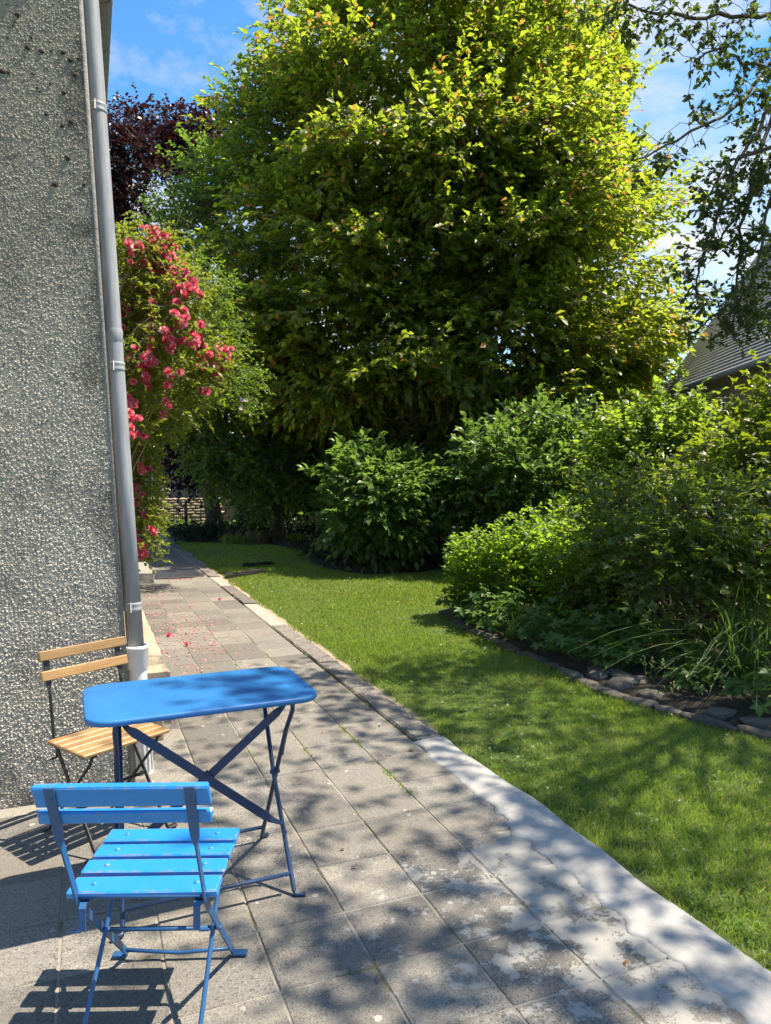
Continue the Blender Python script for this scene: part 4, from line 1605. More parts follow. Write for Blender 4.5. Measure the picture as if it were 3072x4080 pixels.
# ------------------------------------------------------------------ neighbour's slate-roofed house
def build_neighbour():
    D = 15.5
    # eave corner from the photograph, eave running 25 degrees off the path
    d = ray(2622, 1575)
    p = d * (D / float(d @ _F)) + np.array([0, 0, CAM_H])
    h = thing('slate_roofed_house', 'neighbouring house with steep grey slate roof behind the shrubs', 'house', (p[0], p[1], GRASS_Z), -math.radians(25.0))
    ez = p[2] - GRASS_Z
    # local: x to the right (into the house), y along the eave away from us; eave line at x=0; house lies y<0 (towards us)
    L, W, rise = 9.0, 4.4, 6.45
    MB().box(.25, W * 2 - .25, -L, -.25, 0, ez).build('wall', MAT['warmstone'], h)
    n = 92
    v, f = [], []
    rows = MB()
    for k in range(n):
        t0, t1 = k / n, (k + 1) / n
        x0, x1, z0, z1 = W * t0, W * t1 + .03, ez + rise * t0, ez + rise * t1 + .024
        rows.add([(x0 - .0, -L, z0 + .006), (x0 - .0, 0, z0 + .006), (x1, 0, z1 - .012), (x1, -L, z1 - .012), (x0, -L, z0 - .004), (x0, 0, z0 - .004)],
                 [(3, 2, 1, 0), (0, 1, 5, 4)])
    r = rows.build('roof', MAT['roofrow'], h)
    MB().add([(0, 0, ez - .02), (W, 0, ez + rise - .02), (2 * W, 0, ez - .02), (.25, -.0, ez - .3), (2 * W - .25, 0, ez - .3)], [(0, 3, 4, 2, 1)]).build('gable', MAT['warmstone'], h)
    MB().add([(W, 0, ez + rise), (2 * W, 0, ez), (2 * W, -L, ez), (W, -L, ez + rise)], [(0, 1, 2, 3)]).build('roof', MAT['roofrow'], h)
    MB().tube([(-.05, -L, ez - .06), (-.05, .0, ez - .06)], .06, 10).build('gutter', MAT['zinc'], h, True)
    MB().box(W - .06, W + .06, -L, 0, ez + rise, ez + rise + .06).build('ridge', MAT['zinc'], h)
    return h


def m_roofrow():
    t = NT("slate_course")
    p = t.objco()
    x, y, z = t.sep(p)
    n = t.noise(p, 1.2, 4)
    row = t.math('FLOOR', t.math('MULTIPLY', z, 13.94))
    u = t.math('ADD', t.math('MULTIPLY', y, 4.5), t.math('MULTIPLY', row, .5))
    ed = t.math('LESS_THAN', t.math('FRACT', u), .05)
    wn = t.n('TexWhiteNoise')
    wn.noise_dimensions = '2D'
    cb = t.n('CombineXYZ')
    t.l(t.math('FLOOR', u), cb.inputs[0])
    t.l(row, cb.inputs[1])
    t.l(cb.outputs[0], wn.inputs['Vector'])
    c = t.mix(wn.outputs['Value'], (0.19, 0.195, 0.215), (0.27, 0.275, 0.295))
    c = t.mix(t.rng_(n, .4, .7, 0, .35), c, (0.26, 0.25, 0.24))
    c = t.mix(ed, c, (0.05, 0.05, 0.055))
    return t.done(t.principled(c, .5))


MAT['roofrow'] = m_roofrow()
build_neighbour()

# ------------------------------------------------------------------ trees
tree('walnut_tree', 'tall broad walnut tree with yellow-green crown filling the middle', (8.0, 16.4, -.06), 13.5, .26, (8.0, 16.4, 5.0), (5.75, 5.1, 9.0),
     300, .88, 17000, .55, 9, .175, T_SMALL, MAT['walnut'], TOCAM, (.60, 1.0), .34, n_limb=26, singles=290, zmin=1.9, twigr=.007, zlow=3.2, flat=.5,
     extra=[((6.0, 12.3, 3.4), (1.0, .7, .7), 260), ((8.0, 12.2, 3.2), (1.1, .7, .7), 260), ((4.6, 13.2, 3.2), (.9, .7, .8), 220),
            ((7.0, 12.9, 7.6), (1.7, .8, 1.5), 850), ((9.3, 13.4, 7.8), (1.6, .8, 1.5), 750), ((5.2, 13.9, 7.0), (1.2, .9, 1.6), 520), ((10.6, 14.6, 6.6), (1.2, 1.0, 1.9), 520),
            ((8.0, 15.6, 7.0), (3.4, 1.8, 3.0), 2300), ((7.4, 13.2, 5.6), (2.2, .8, 1.0), 600), ((8.2, 14.2, 10.4), (1.8, .8, 1.2), 500), ((11.6, 15.2, 8.6), (1.0, 1.0, 1.6), 380),
            ((12.4, 15.8, 9.6), (1.1, 1.0, 2.0), 460), ((11.8, 15.6, 12.2), (1.3, 1.0, 1.6), 420)])
tree('linden_tree', 'slimmer mid-green tree left of the walnut, branches sweeping low', (4.3, 17.6, -.06), 12, .16, (4.25, 17.6, 4.6), (2.6, 2.7, 6.9),
     100, .72, 4600, .5, 9, .105, T_SMALLROUND, MAT['linden'], TOCAM, (.58, 1.0), .4, n_limb=12, zmin=1.0, twigr=.005, zlow=3.8,
     extra=[((2.9, 16.2, 1.9), (.9, .8, .7), 220), ((3.9, 15.4, 1.7), (1.0, .8, .7), 220), ((4.9, 15.2, 1.6), (1.0, .8, .8), 200)])
tree('copper_beech', 'dark purple copper beech rising beside the downpipe', (3.6, 22.6, -.06), 13, .22, (3.3, 22.2, 6.0), (3.6, 3.2, 7.0),
     95, .8, 4200, .6, 10, .115, T_SMALLROUND, MAT['beech'], TOCAM, (.55, 1.0), .3, n_limb=10, zmin=1.0, twigr=.006, zlow=4.6,
     extra=[((2.7, 19.5, 2.6), (.8, .7, 1.0), 240), ((2.75, 19.3, 1.5), (.6, .6, .6), 160), ((1.6, 20.5, 3.6), (1.1, .7, 1.2), 300), ((.9, 21, 5.2), (1.2, .7, 1.5), 300), ((2.2, 20.5, 4.6), (1.0, .7, 1.4), 260),
            ((1.1, 21.5, 9.8), (.9, .8, 1.5), 420), ((2.4, 21.6, 11.0), (.9, .8, 1.3), 420), ((.5, 21.3, 8.0), (.8, .7, 1.6), 320)])


def build_hedge():  # invented hedge: blocks the horizon so the gaps between trunks stay dark
    reseed('build_hedge')
    t = thing('backdrop_hedge', 'dark hedge added behind the tree trunks to block the bright horizon', 'hedge', (9, 22.8, -.06))
    MB().bevel_box(-4.6, 11, .2, 1.4, 0, 4.4, .3).build('light_block_core', MAT['hedgecore'], t)  # added solid dark box that stops light passing through the leaves
    n = 5200
    P0 = np.stack([rng.uniform(4.2, 20.2, n), 22.9 + rng.normal(0, .12, n), rng.uniform(.05, 4.7, n)], -1)
    D = unit(np.array([[0, -1., .35]]) + rng.normal(0, .5, (n, 3)))
    p, a, nm, s = twig_leaves(P0, D, rng.uniform(.25, .6, n), 5, .13, .2)
    leaves_on(t, 'foliage', T_SMALL, p, a, nm, s, MAT['yew'])


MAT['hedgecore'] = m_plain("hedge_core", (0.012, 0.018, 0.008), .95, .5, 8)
build_hedge()


def build_bank():
    reseed('build_bank')
    n = 2600
    x = np.concatenate([rng.uniform(2.0, 7.5, n), rng.uniform(3.85, 7.5, n // 2)])
    y = np.concatenate([18.2 + 3.5 * rng.random(n) ** 1.5, rng.uniform(11.2, 15, n // 2)])
    ok = ~((x < 3.3) & (y < 18.4)) & ~((y < 12) & (x < 4.2))
    x, y = x[ok], y[ok]
    P0 = np.stack([x, y, rng.uniform(.0, .25, len(x))], -1)
    D = unit(rng.normal(0, .5, (len(x), 3)) + np.array([-.1, -.35, .7]))
    p, a, nm, s = twig_leaves(P0, D, rng.uniform(.1, .3, len(x)), 6, .075, .1, 1.0, .8)
    o = leaves_on(None, 'bank_plants', T_OVAL, p, a, nm, s, MAT['yew'])
    tag(o, 'low dark ground cover under the trees and shrubs', 'ground cover', kind='stuff')


build_bank()

# ------------------------------------------------------------------ shrubs behind the lawn
shrub('dogwood_shrub', 'rounded glossy green shrub standing alone at the lawn edge', (4.75, 11.75, -.05), (4.72, 11.7, 1.08), (.92, .85, .82),
      50, .32, 900, .36, 8, .145, T_OVAL, MAT['dogwood'], 280, n_stem=10, bias=(-.4, -.85, .3), droop=.3)
shrub('tall_dogwood', 'tall wide green shrub behind the leafy perennials', (7.2, 10.7, -.05), (7.1, 10.6, 1.45), (1.45, 1.1, 1.0),
      70, .42, 1500, .42, 8, .125, T_OVAL, MAT['dogwood'], 160, n_stem=10, bias=(-.45, -.8, .3), droop=.25)
shrub('reddish_shrub', 'upright shrub with bronze young shoots above the tall dogwood', (6.3, 12.6, -.05), (6.2, 12.5, 1.9), (.6, .6, 1.35),
      28, .28, 520, .5, 9, .075, T_LANCE, MAT['bronze'], 0, n_stem=8, droop=.1, upw=.8)
shrub('dark_undershrub', 'dark green shrub in the shade between round shrub and walnut', (5.8, 13.3, -.05), (5.7, 13.3, 1.3), (1.5, .9, 1.1),
      34, .4, 700, .4, 8, .11, T_OVAL, MAT['linden'], 0, n_stem=8)
shrub('lilac_shrub', 'airy yellow-green shrub with rounded leaves below the slate roof', (6.9, 8.1, -.05), (6.85, 7.6, 1.35), (.9, .95, 1.05),
      52, .36, 1250, .38, 9, .085, T_ROUND, MAT['lilac'], 220, n_stem=11, bias=(-.5, -.75, .35), droop=.35)
shrub('maple_shrub', 'yellow-green lobed-leaf shrub at the right edge', (7.1, 5.7, -.05), (6.95, 5.6, 1.5), (1.15, 1.0, 1.05),
      46, .34, 900, .4, 8, .085, T_MAPLE, MAT['maple'], 220, n_stem=9, bias=(-.6, -.6, .3), droop=.35)
shrub('currant_bush', 'dark twiggy bush with bare grey branches in the border', (5.1, 5.15, -.02), (5.0, 5.1, .82), (.95, .95, .66),
      60, .26, 1500, .3, 6, .058, T_MAPLE, MAT['currant'], 200, n_stem=26, droop=.3, stemr=.016)
shrub('far_pale_shrub', 'small pale feathery shrub far off beside the slate roof', (14.6, 16.6, -.05), (14.4, 16.4, 3.0), (1.0, 1.0, 2.6),
      26, .5, 420, .5, 8, .10, T_LANCE, MAT['farleaf'], 0, n_stem=5, droop=.1, stemr=.03)


# ------------------------------------------------------------------ old apple tree overhanging from the right
def build_apple():
    reseed('build_apple')
    base = (7.3, 2.9, -.05)
    t = thing('apple_tree', 'old apple tree whose dark hanging branches enter at upper right', 'tree', base)
    tr = [Vector(base), Vector((7.2, 2.85, .9)), Vector((7.0, 2.9, 1.9)), Vector((6.8, 2.95, 2.9)), Vector((6.5, 3.0, 4.0)), Vector((6.2, 3.0, 5.0))]
    MB().tube(rel(tr, t), [.23, .19, .17, .15, .12, .09], 12).build('trunk', MAT['bark'], t, True)
    ends = []
    # canopy boughs overhead
    for k in range(22):
        a = random.uniform(0, 2 * math.pi)
        rr = random.uniform(.8, 2.5)
        e = Vector((5.7 + rr * math.cos(a) * 1.0, 2.7 + rr * math.sin(a) * .95, random.uniform(5.9, 7.1)))
        s = tr[random.choice((3, 4, 5))]
        pts = limb_pts(s, e, 7, .14, .12)
        MB().tube(rel(pts, t), [.030 * (1 - .85 * j / 7) for j in range(8)], 7).build('bough', MAT['bark'], t, True)
        ends.append((e, .62))
    # boughs that come down into the picture at the right, placed along the photographed limbs
    hang = [[(3072, 250, 6.6), (2930, 420, 6.3), (2700, 560, 6.0), (2520, 640, 5.9)],
            [(3200, 120, 6.9), (3010, 640, 6.4), (2960, 900, 6.2), (2935, 1130, 6.1), (2915, 1330, 6.1)],
            [(3072, 420, 6.4), (2960, 620, 6.2), (2860, 700, 6.0), (2800, 800, 6.0)],
            [(3180, 500, 6.6), (3050, 850, 6.3), (3020, 1060, 6.2), (2990, 1240, 6.2)],
            [(3072, 60, 6.3), (2860, 70, 6.0), (2680, 60, 5.8), (2500, 20, 5.7), (2400, 60, 5.7)],
            [(3130, 300, 6.0), (3000, 260, 5.8), (2860, 200, 5.7), (2760, 230, 5.7)],
            [(3200, 900, 6.6), (3060, 1010, 6.4), (2960, 1180, 6.4), (2840, 1260, 6.3), (2750, 1330, 6.3)],
            [(2935, 640, 6.2), (2850, 900, 6.1), (2790, 1050, 6.1), (2770, 1180, 6.1)],
            [(3072, 620, 6.5), (2990, 780, 6.3), (2880, 940, 6.2), (2800, 1010, 6.2)],
            [(3150, 1150, 6.7), (3040, 1230, 6.6), (2950, 1290, 6.5)]]
    tw0, tw1, P0, D = [], [], [], []

    def spray(p, L, down):
        # crooked spur twig with leaf rosettes
        dv = (Vector(rand_unit(1)[0]) + Vector((-.2, -.1, -.35 * down))).normalized()
        for seg in range(3):
            q = p + dv * (L / 3)
            tw0.append(p)
            tw1.append(q)
            if seg and random.random() < .75:
                for _2 in range(2):
                    P0.append(q)
                    D.append((dv + Vector(rand_unit(1)[0]) * 1.1).normalized())
            p = q
            dv = (dv + Vector(rand_unit(1)[0]) * .75).normalized()
    for pl in hang:
        pts = []
        for (ax, ay, dd) in pl:
            d = ray(ax, ay)
            pts.append(Vector(d * (dd / float(d @ _F)) + np.array([0, 0, CAM_H])))
        src = tr[4] if pts[0].z > 3.6 else tr[3]
        mid = src.lerp(pts[0], .5) + Vector((0, 0, .35))
        full = [src, mid] + pts
        sm = []
        for i in range(len(full) - 1):
            for q in range(4):
                sm.append(full[i].lerp(full[i + 1], q / 4) + Vector((random.uniform(-1, 1), random.uniform(-1, 1), random.uniform(-1, 1))) * .025)
        sm.append(full[-1])
        n = len(sm)
        MB().tube(rel(sm, t), [.024 * (1 - .85 * j / (n - 1)) + .0025 for j in range(n)], 6).build('bough', MAT['bark'], t, True)
        for p in sm[6:]:
            for _ in range(3):
                spray(p, random.uniform(.10, .34), 1.0)
    for e, r in ends:
        for _ in range(30):
            spray(e + Vector(rand_unit(1)[0]) * r * .55 * random.random(), r * random.uniform(.3, .8), .6)
    # sprays filling between the boughs overhead
    for _ in range(800):
        a, rr = random.uniform(0, 6.283), math.sqrt(random.random())
        e = Vector((5.75 + 2.7 * rr * math.cos(a), 2.7 + 2.5 * rr * math.sin(a), random.uniform(5.9, 7.1)))
        for _2 in range(3):
            P0.append(e + Vector(rand_unit(1)[0]) * .2)
            D.append(Vector(rand_unit(1)[0]))
    for _ in range(420):
        e = Vector((random.uniform(5.3, 7.4), random.uniform(.6, 4.9), random.uniform(6.0, 7.2)))
        for _2 in range(3):
            P0.append(e + Vector(rand_unit(1)[0]) * .2)
            D.append(Vector(rand_unit(1)[0]))
    sticks(t, 'twigs', np.array(tw0), np.array(tw1), .0034, .0026, MAT['bark'])
    P0, D = np.array(P0), np.array(D)
    L = rng.uniform(.04, .09, len(P0))
    sticks(t, 'spurs', P0, P0 + D * L[:, None] * .6, .0025, .0015, MAT['bark'])
    p, a, nm, s = twig_leaves(P0, D, L, 5, .048, .2, .9, .7)
    leaves_on(t, 'crown', T_APPLE, p, a, nm, s, MAT['apple'], 260)


build_apple()


# ------------------------------------------------------------------ roses on the house wall
def rose_mesh(nm, mat, seed, rings=((.95, 8, .12), (.72, 7, .40), (.48, 6, .62), (.26, 4, .8))):
    """blossom of cupped petals, unit radius, facing +z"""
    r = random.Random(seed)
    v, f = [], []
    for (rad, n, h) in rings:
        off = r.uniform(0, 6)
        for k in range(n):
            a = off + 2 * math.pi * k / n
            w = math.pi / n * 1.35
            b = len(v)
            hh = h + r.uniform(-.05, .05)
            v += [(0, 0, h * .25), (rad * .62 * math.cos(a - w), rad * .62 * math.sin(a - w), hh), (rad * math.cos(a - w * .45), rad * math.sin(a - w * .45), hh + .12),
                  (rad * math.cos(a + w * .45), rad * math.sin(a + w * .45), hh + .12), (rad * .62 * math.cos(a + w), rad * .62 * math.sin(a + w), hh)]
            f += [(b, b + 1, b + 2), (b, b + 2, b + 3), (b, b + 3, b + 4)]
    return mesh_py(nm, v, f, mat)


C8 = """440,205 490,210 545,255 470,250 500,268 435,300 490,310 540,320 595,280 620,330 640,360 650,345 560,355 310,340 300,315 385,330 360,365 315,395 555,400
500,395 590,440 655,440 575,420 530,430 610,350 430,470 500,460 460,510 375,490 520,510 550,545 590,480 640,500 620,540 650,560 690,520 720,550 700,600 660,600 740,580
780,580 720,640 690,640 740,660 780,640 790,660 640,680 700,690 725,700 620,690 675,560 710,575 665,640 745,620 760,655 440,445 480,485 540,480 575,500
370,690 440,685 460,660 480,750 490,800 365,770 395,820 310,770 315,845 260,780 290,800 255,855 255,935 470,860 465,950 650,745 670,780 700,790 710,815 690,870 700,900
715,910 680,895 640,770 565,960 610,945 565,1035 620,1025 625,1070 690,1040 710,1020 770,970 820,1000 790,1005 840,1060 800,1060 830,1100 850,1075 770,1060 345,1085
450,1130 480,1120 460,1090 430,1150 320,1170 290,1180 485,1190 450,1200 970,1085 1010,1100 960,1150 1000,1150 1025,1160 985,1100 860,1160 840,1190 880,1200 910,1200
940,1220 840,1235 890,1240 980,1260 965,1305 1000,1235 400,1240 390,1220 590,1260 600,1280 335,1335 400,1320 585,1360 825,1400 570,1475 557,1580 290,1450 305,1500
335,1510 310,1560 325,1600 315,1670 365,1720 345,1800 380,1790 405,1775 360,1805 400,1990"""
C3 = "275,130 225,230 240,285 250,330 236,340 280,420 350,530 245,590 260,655 290,665 285,680 270,670"


def build_roses():
    reseed('build_roses')
    t = thing('climbing_rose', 'climbing rose with red-pink blossom clusters on the house wall', 'rose', (.22, 8.6, 0))
    b = np.array(t.location)
    px = [(350 + .5402 * float(p.split(',')[0]), 800 + .5402 * float(p.split(',')[1])) for p in C8.split()]
    px += [(400 + .6002 * float(p.split(',')[0]), 1800 + .6002 * float(p.split(',')[1])) for p in C3.split()]
    pos = []
    for (u, v) in px:
        y = 7.8 + .5 * math.sin(u * .011 + v * .007) + random.uniform(-.15, .1)
        if v > 1750:
            y = 8.2 + random.uniform(-.1, .1)
        pos.append(at_y(u, v, y))
    pos = np.array(pos)
    extra = pos[rng.random(len(pos)) < .8]
    pos = np.concatenate([pos, extra + rng.normal(0, .045, extra.shape)])
    ms = [rose_mesh('blossom', MAT['redpetal'], i) for i in range(4)]
    for i, p in enumerate(pos):
        o = bpy.data.objects.new('blossom', random.choice(ms))
        nrm = Vector((random.uniform(-.2, .8), random.uniform(-1.1, -.5), random.uniform(.0, .9))).normalized()
        o.rotation_mode = 'QUATERNION'
        o.rotation_quaternion = nrm.to_track_quat('Z', 'Y')
        s = random.uniform(.038, .058)
        o.scale = (s, s, s * .9)
        o.location = Vector(p - b)
        link(o, t)
    # canes from the wall foot up and outwards
    ends = pos[rng.permutation(len(pos))[:34]]
    for e in ends:
        s = Vector((random.uniform(.16, .34), random.uniform(8.4, 9.3), 0))
        m1 = Vector((random.uniform(.14, .4), (s.y + e[1]) / 2 + random.uniform(-.2, .2), e[2] * random.uniform(.55, .8)))
        e_ = Vector(e) + Vector((0, .06, -.02))
        pts = [s.lerp(m1, q / 4) for q in range(4)] + [m1.lerp(e_, q / 5) + Vector((0, 0, .12 * math.sin(math.pi * q / 5))) for q in range(6)]
        pts = [p + Vector((random.uniform(-1, 1), random.uniform(-1, 1), random.uniform(-1, 1))) * .02 for p in pts]
        MB().tube(rel(pts, t), [.012 * (1 - .8 * j / 9) + .002 for j in range(10)], 6).build('cane', MAT['palebark'], t, True)
    # foliage: sprays round the blossoms and over the rest of the plant
    P0 = []
    for p in pos:
        for _ in range(5):
            P0.append(p + np.array([random.gauss(0, .10), random.uniform(.05, .45), random.gauss(0, .10)]))
    green = [(480, 1050), (520, 1100), (560, 1180), (600, 1220), (500, 1180), (540, 1260), (620, 1320), (680, 1380), (480, 1300), (520, 1380), (580, 1400), (640, 1450),
             (700, 1480), (760, 1500), (500, 1450), (560, 1500), (620, 1560), (680, 1600), (740, 1640), (520, 1580), (560, 1640), (600, 1700), (540, 1700), (480, 950), (500, 980),
             (640, 1640), (700, 1660), (560, 1760), (590, 1820), (530, 1800), (560, 1880), (590, 1950), (610, 2060), (560, 2060), (580, 2130), (600, 2000), (660, 1250), (720, 1300),
             (760, 1380), (820, 1440), (850, 1400), (800, 1530), (640, 1720), (650, 1180), (700, 1150)]
    for (u, v) in green:
        for _ in range(36):
            y = 8.4 + random.uniform(-.4, .8)
            P0.append(at_y(u + random.gauss(0, 26), v + random.gauss(0, 30), y))
    P0 = np.array(P0)
    P0[:, 0] = np.maximum(P0[:, 0], .16)
    D = unit(np.stack([rng.normal(.25, .6, len(P0)), rng.normal(-.35, .5, len(P0)), rng.normal(.15, .6, len(P0))], -1))
    L = rng.uniform(.08, .2, len(P0))
    sticks(t, 'twigs', P0, P0 + D * L[:, None], .0025, .0012, MAT['palebark'])
    p, a, nm, s = twig_leaves(P0, D, L, 7, .056, .2, 1.0, .7)
    leaves_on(t, 'foliage', T_OVAL, p, a, nm, s, MAT['rose'], 200)
    # long flowering shoot with pale buds standing above the rest
    sh = [at_y(u, v, 8.0) for u, v in ((690, 940), (700, 900), (715, 860), (725, 835))]
    MB().tube(rel([Vector(q) for q in sh], t), [.006, .005, .004, .003], 6).build('bud_shoot', MAT['greenstem'], t, True)
    for (u, v) in ((700, 822), (735, 822), (675, 845), (745, 850), (745, 885), (760, 890), (712, 815), (690, 850)):
        q = Vector(at_y(u, v, 8.0))
        MB().tube(rel([Vector(sh[2]), q], t), [.003, .002], 5).build('bud_stalk', MAT['greenstem'], t, True)
        MB().lathe([(.002, -.006), (.010, 0), (.009, .010), (.001, .022)], 8, q - Vector(t.location)).build('bud', MAT['greenstem'], t, True)
    # the paler wild rose arching behind
    w = thing('dog_rose', 'loose wild rose arching over the lawn with three pale flowers', 'rose', (.35, 10.6, 0))
    region = [(760, 1060), (800, 1020), (840, 1080), (800, 1130), (870, 1150), (900, 1120), (860, 1230), (900, 1210), (940, 1300), (880, 1300), (830, 1180), (960, 1370),
              (920, 1400), (1000, 1470), (960, 1500), (1020, 1540), (980, 1580), (930, 1560), (850, 1500), (810, 1560), (860, 1580), (1000, 1620), (960, 1640), (780, 1480), (800, 1600),
              (840, 1330), (880, 1420), (760, 1130), (720, 1080), (900, 1500), (940, 1480)]
    P0 = []
    for (u, v) in region:
        for _ in range(24):
            P0.append(at_y(u + random.gauss(0, 22), v + random.gauss(0, 24), 10.2 + random.uniform(-.3, .5)))
    P0 = np.array(P0)
    D = unit(np.stack([rng.normal(.3, .6, len(P0)), rng.normal(-.3, .5, len(P0)), rng.normal(.1, .6, len(P0))], -1))
    L = rng.uniform(.10, .22, len(P0))
    sticks(w, 'twigs', P0, P0 + D * L[:, None], .0025, .0012, MAT['greenstem'])
    p, a, nm, s = twig_leaves(P0, D, L, 7, .045, .2, 1.0, .7)
    leaves_on(w, 'foliage', T_OVAL, p, a, nm, s, MAT['dogrose'], 60)
    for i in range(0, len(region), 3):
        e = Vector(at_y(*region[i], 10.3))
        s0 = Vector((random.uniform(.25, .5), random.uniform(10.4, 10.8), -.02))
        m1 = Vector(((s0.x + e.x) / 2 - .1, 10.5, max(e.z, 2.6) + .3))
        pts = [s0.lerp(m1, q / 5) for q in range(5)] + [m1.lerp(e, q / 5) for q in range(6)]
        MB().tube(rel(pts, w), [.010 * (1 - .8 * j / 10) + .002 for j in range(11)], 6).build('cane', MAT['greenstem'], w, True)
    pm = rose_mesh('flower', MAT['palepetal'], 9, ((1, 5, .1),))
    for (u, v) in ((963, 1592), (980, 1594), (960, 1627)):
        o = bpy.data.objects.new('flower', pm)
        o.rotation_mode = 'QUATERNION'
        o.rotation_quaternion = Vector((.1, -1, .25)).to_track_quat('Z', 'Y')
        o.scale = (.034,) * 3
        o.location = Vector(at_y(u, v, 10.0)) - Vector(w.location)
        link(o, w)


build_roses()


# ------------------------------------------------------------------ border perennials
def build_perennials():
    reseed('build_perennials')
    # upright leafy clumps, each its own plant
    spots = [((3.98, 7.05), 1.00, .34, 'leafy green perennial clump at the lawn corner, leftmost of the row'),
             ((4.28, 6.55), 1.22, .40, 'tall leafy perennial clump second from the lawn corner'),
             ((4.55, 6.05), 1.25, .42, 'tall leafy perennial clump third from the lawn corner'),
             ((4.75, 6.75), 1.30, .42, 'tall leafy perennial clump at the back of the row'),
             ((4.75, 5.65), 1.05, .36, 'leafy perennial clump nearest the twiggy currant bush')]
    for (xy, H, R, lab) in spots:
        t = thing('perennial_clump', lab, 'plant', (xy[0], xy[1], .0), 0, 'leafy perennial clumps in the border')
        P0, D, L = [], [], []
        s0, s1 = [], []
        for k in range(46):
            a, rr = random.uniform(0, 6.283), math.sqrt(random.random()) * R
            h = H * random.uniform(.72, 1.04) * (1 - .18 * rr / R)
            bx, by = xy[0] + rr * .7 * math.cos(a), xy[1] + rr * .7 * math.sin(a)
            tx, ty = xy[0] + rr * 1.15 * math.cos(a), xy[1] + rr * 1.15 * math.sin(a)
            b, e = np.array([bx, by, -.01]), np.array([tx, ty, h])
            pts = [b + (e - b) * q / 4 + np.array([random.gauss(0, .012), random.gauss(0, .012), 0]) for q in range(5)]
            for q in range(4):
                s0.append(pts[q])
                s1.append(pts[q + 1])
            n = 15
            for j in range(n):
                f = .16 + .84 * j / (n - 1)
                p = b + (e - b) * f
                an = j * 2.4 + a
                d = np.array([math.cos(an), math.sin(an), .55 + .5 * f])
                P0.append(p)
                D.append(d)
                L.append((.15 if f < .93 else .09) * random.uniform(.7, 1.2))
        sticks(t, 'stems', np.array(s0), np.array(s1), .0045, .0035, MAT['greenstem'])
        P0, D, L = np.array(P0), unit(np.array(D)), np.array(L)
        sticks(t, 'leaf_stalks', P0, P0 + D * L[:, None] * .9, .0018, .001, MAT['greenstem'])
        p, a, nm, s = twig_leaves(P0, D, L, 5, .066, .15, 1.0, .9)
        leaves_on(t, 'foliage', T_OVAL, p, a, nm, s, MAT['phlox'], 110)
    # geraniums at the foot, every leaf on its own stalk
    gs = [((3.80, 7.12), .28, .40, 34, 'geranium'), ((3.76, 6.50), .33, .42, 40, 'geranium'), ((3.74, 5.95), .34, .44, 42, 'g'), ((3.75, 5.40), .35, .44, 44, 'g'), ((3.80, 4.95), .32, .40, 42, 'g'),
          ((4.25, 5.25), .34, .52, 44, 'g'), ((3.82, 4.62), .2, .26, 24, 'g'), ((4.28, 4.7), .3, .40, 36, 'g'), ((4.10, 3.42), .30, .30, 34, 'g'), ((4.55, 3.75), .28, .36, 30, 'g'), ((3.95, 3.95), .2, .2, 14, 'g'), ((4.15, 4.25), .24, .26, 18, 'g')]
    labs = ['geranium clump with lobed leaves at the stone corner of the bed', 'geranium clump second along the stones from the bed corner', 'geranium clump third along the stones from the bed corner',
            'geranium clump fourth along the stones from the bed corner', 'geranium clump spilling towards the stones near the bare patch', 'geranium clump set back behind the others under the currant bush',
            'small low geranium beside the bare stones', 'geranium clump between the currant bush and long grassy blades', 'bright geranium clump at the lower right frame edge',
            'shaded geranium clump behind the bright one at the frame edge', 'tiny geranium seedling clump on the bare soil behind the stones',
            'low geranium clump at the foot of the long grassy blades']
    for (xy, R, H, n, _), lab in zip(gs, labs):
        t = thing('geranium_plant', lab, 'plant', (xy[0], xy[1], 0.0), 0, 'geraniums at the foot of the border')
        n = int(n * 2.1)
        pos, ax, nm, s, s0 = [], [], [], [], []
        for k in range(n):
            a, rr = random.uniform(0, 6.283), math.sqrt(random.random()) * R
            h = H * (1 - .55 * (rr / R) ** 2) * random.uniform(.55, 1.08)
            e = np.array([xy[0] + rr * math.cos(a), xy[1] + rr * math.sin(a), h])
            out = np.array([math.cos(a), math.sin(a), 0])
            pos.append(e)
            ax.append(out * .9 + np.array([-.3, -.4, -.15 - .4 * rr / R]) + np.random.default_rng(k).normal(0, .3, 3))
            nm.append(np.array([0, 0, 1]) + out * .45 + np.array([-.1, -.25, 0]) + np.random.default_rng(k + 99).normal(0, .25, 3))
            s.append(random.uniform(.052, .088))
            s0.append(np.array([xy[0] + .15 * rr * math.cos(a), xy[1] + .15 * rr * math.sin(a), -.01]))
        sticks(t, 'leaf_stalks', np.array(s0), np.array(pos), .002, .0013, MAT['greenstem'])
        leaves_on(t, 'foliage', T_LOBED, np.array(pos), np.array(ax), np.array(nm), np.array(s), MAT['geranium'], 30)
    # long arching blades
    for (xy, n, lab, Lm) in (((4.38, 3.95), 52, 'clump of long arching grassy blades at right of the bed', .95), ((4.80, 4.15), 44, 'second clump of grassy blades behind the first at the frame edge', 1.1)):
        t = thing('blade_clump', lab, 'plant', (xy[0], xy[1], 0), 0, 'clumps of grassy blades')
        vars_ = []
        for q in range(8):
            v, f = [], []
            m = 8
            bend = .22 + .15 * q
            for i in range(m + 1):
                s = i / m
                x = bend * s ** 2 * 1.1
                z = s * (1 - .35 * bend * s ** 1.5) - .25 * bend * s ** 4
                w = .0065 * (1 - s ** 2.2) + .0006
                v += [(x, -w, z), (x - .004, 0, z - .002), (x, w, z)]
            for i in range(m):
                f += [(i * 3, i * 3 + 1, i * 3 + 4, i * 3 + 3), (i * 3 + 1, i * 3 + 2, i * 3 + 5, i * 3 + 4)]
            vars_.append(mesh_py('blade', v, f, MAT['blade'], True))
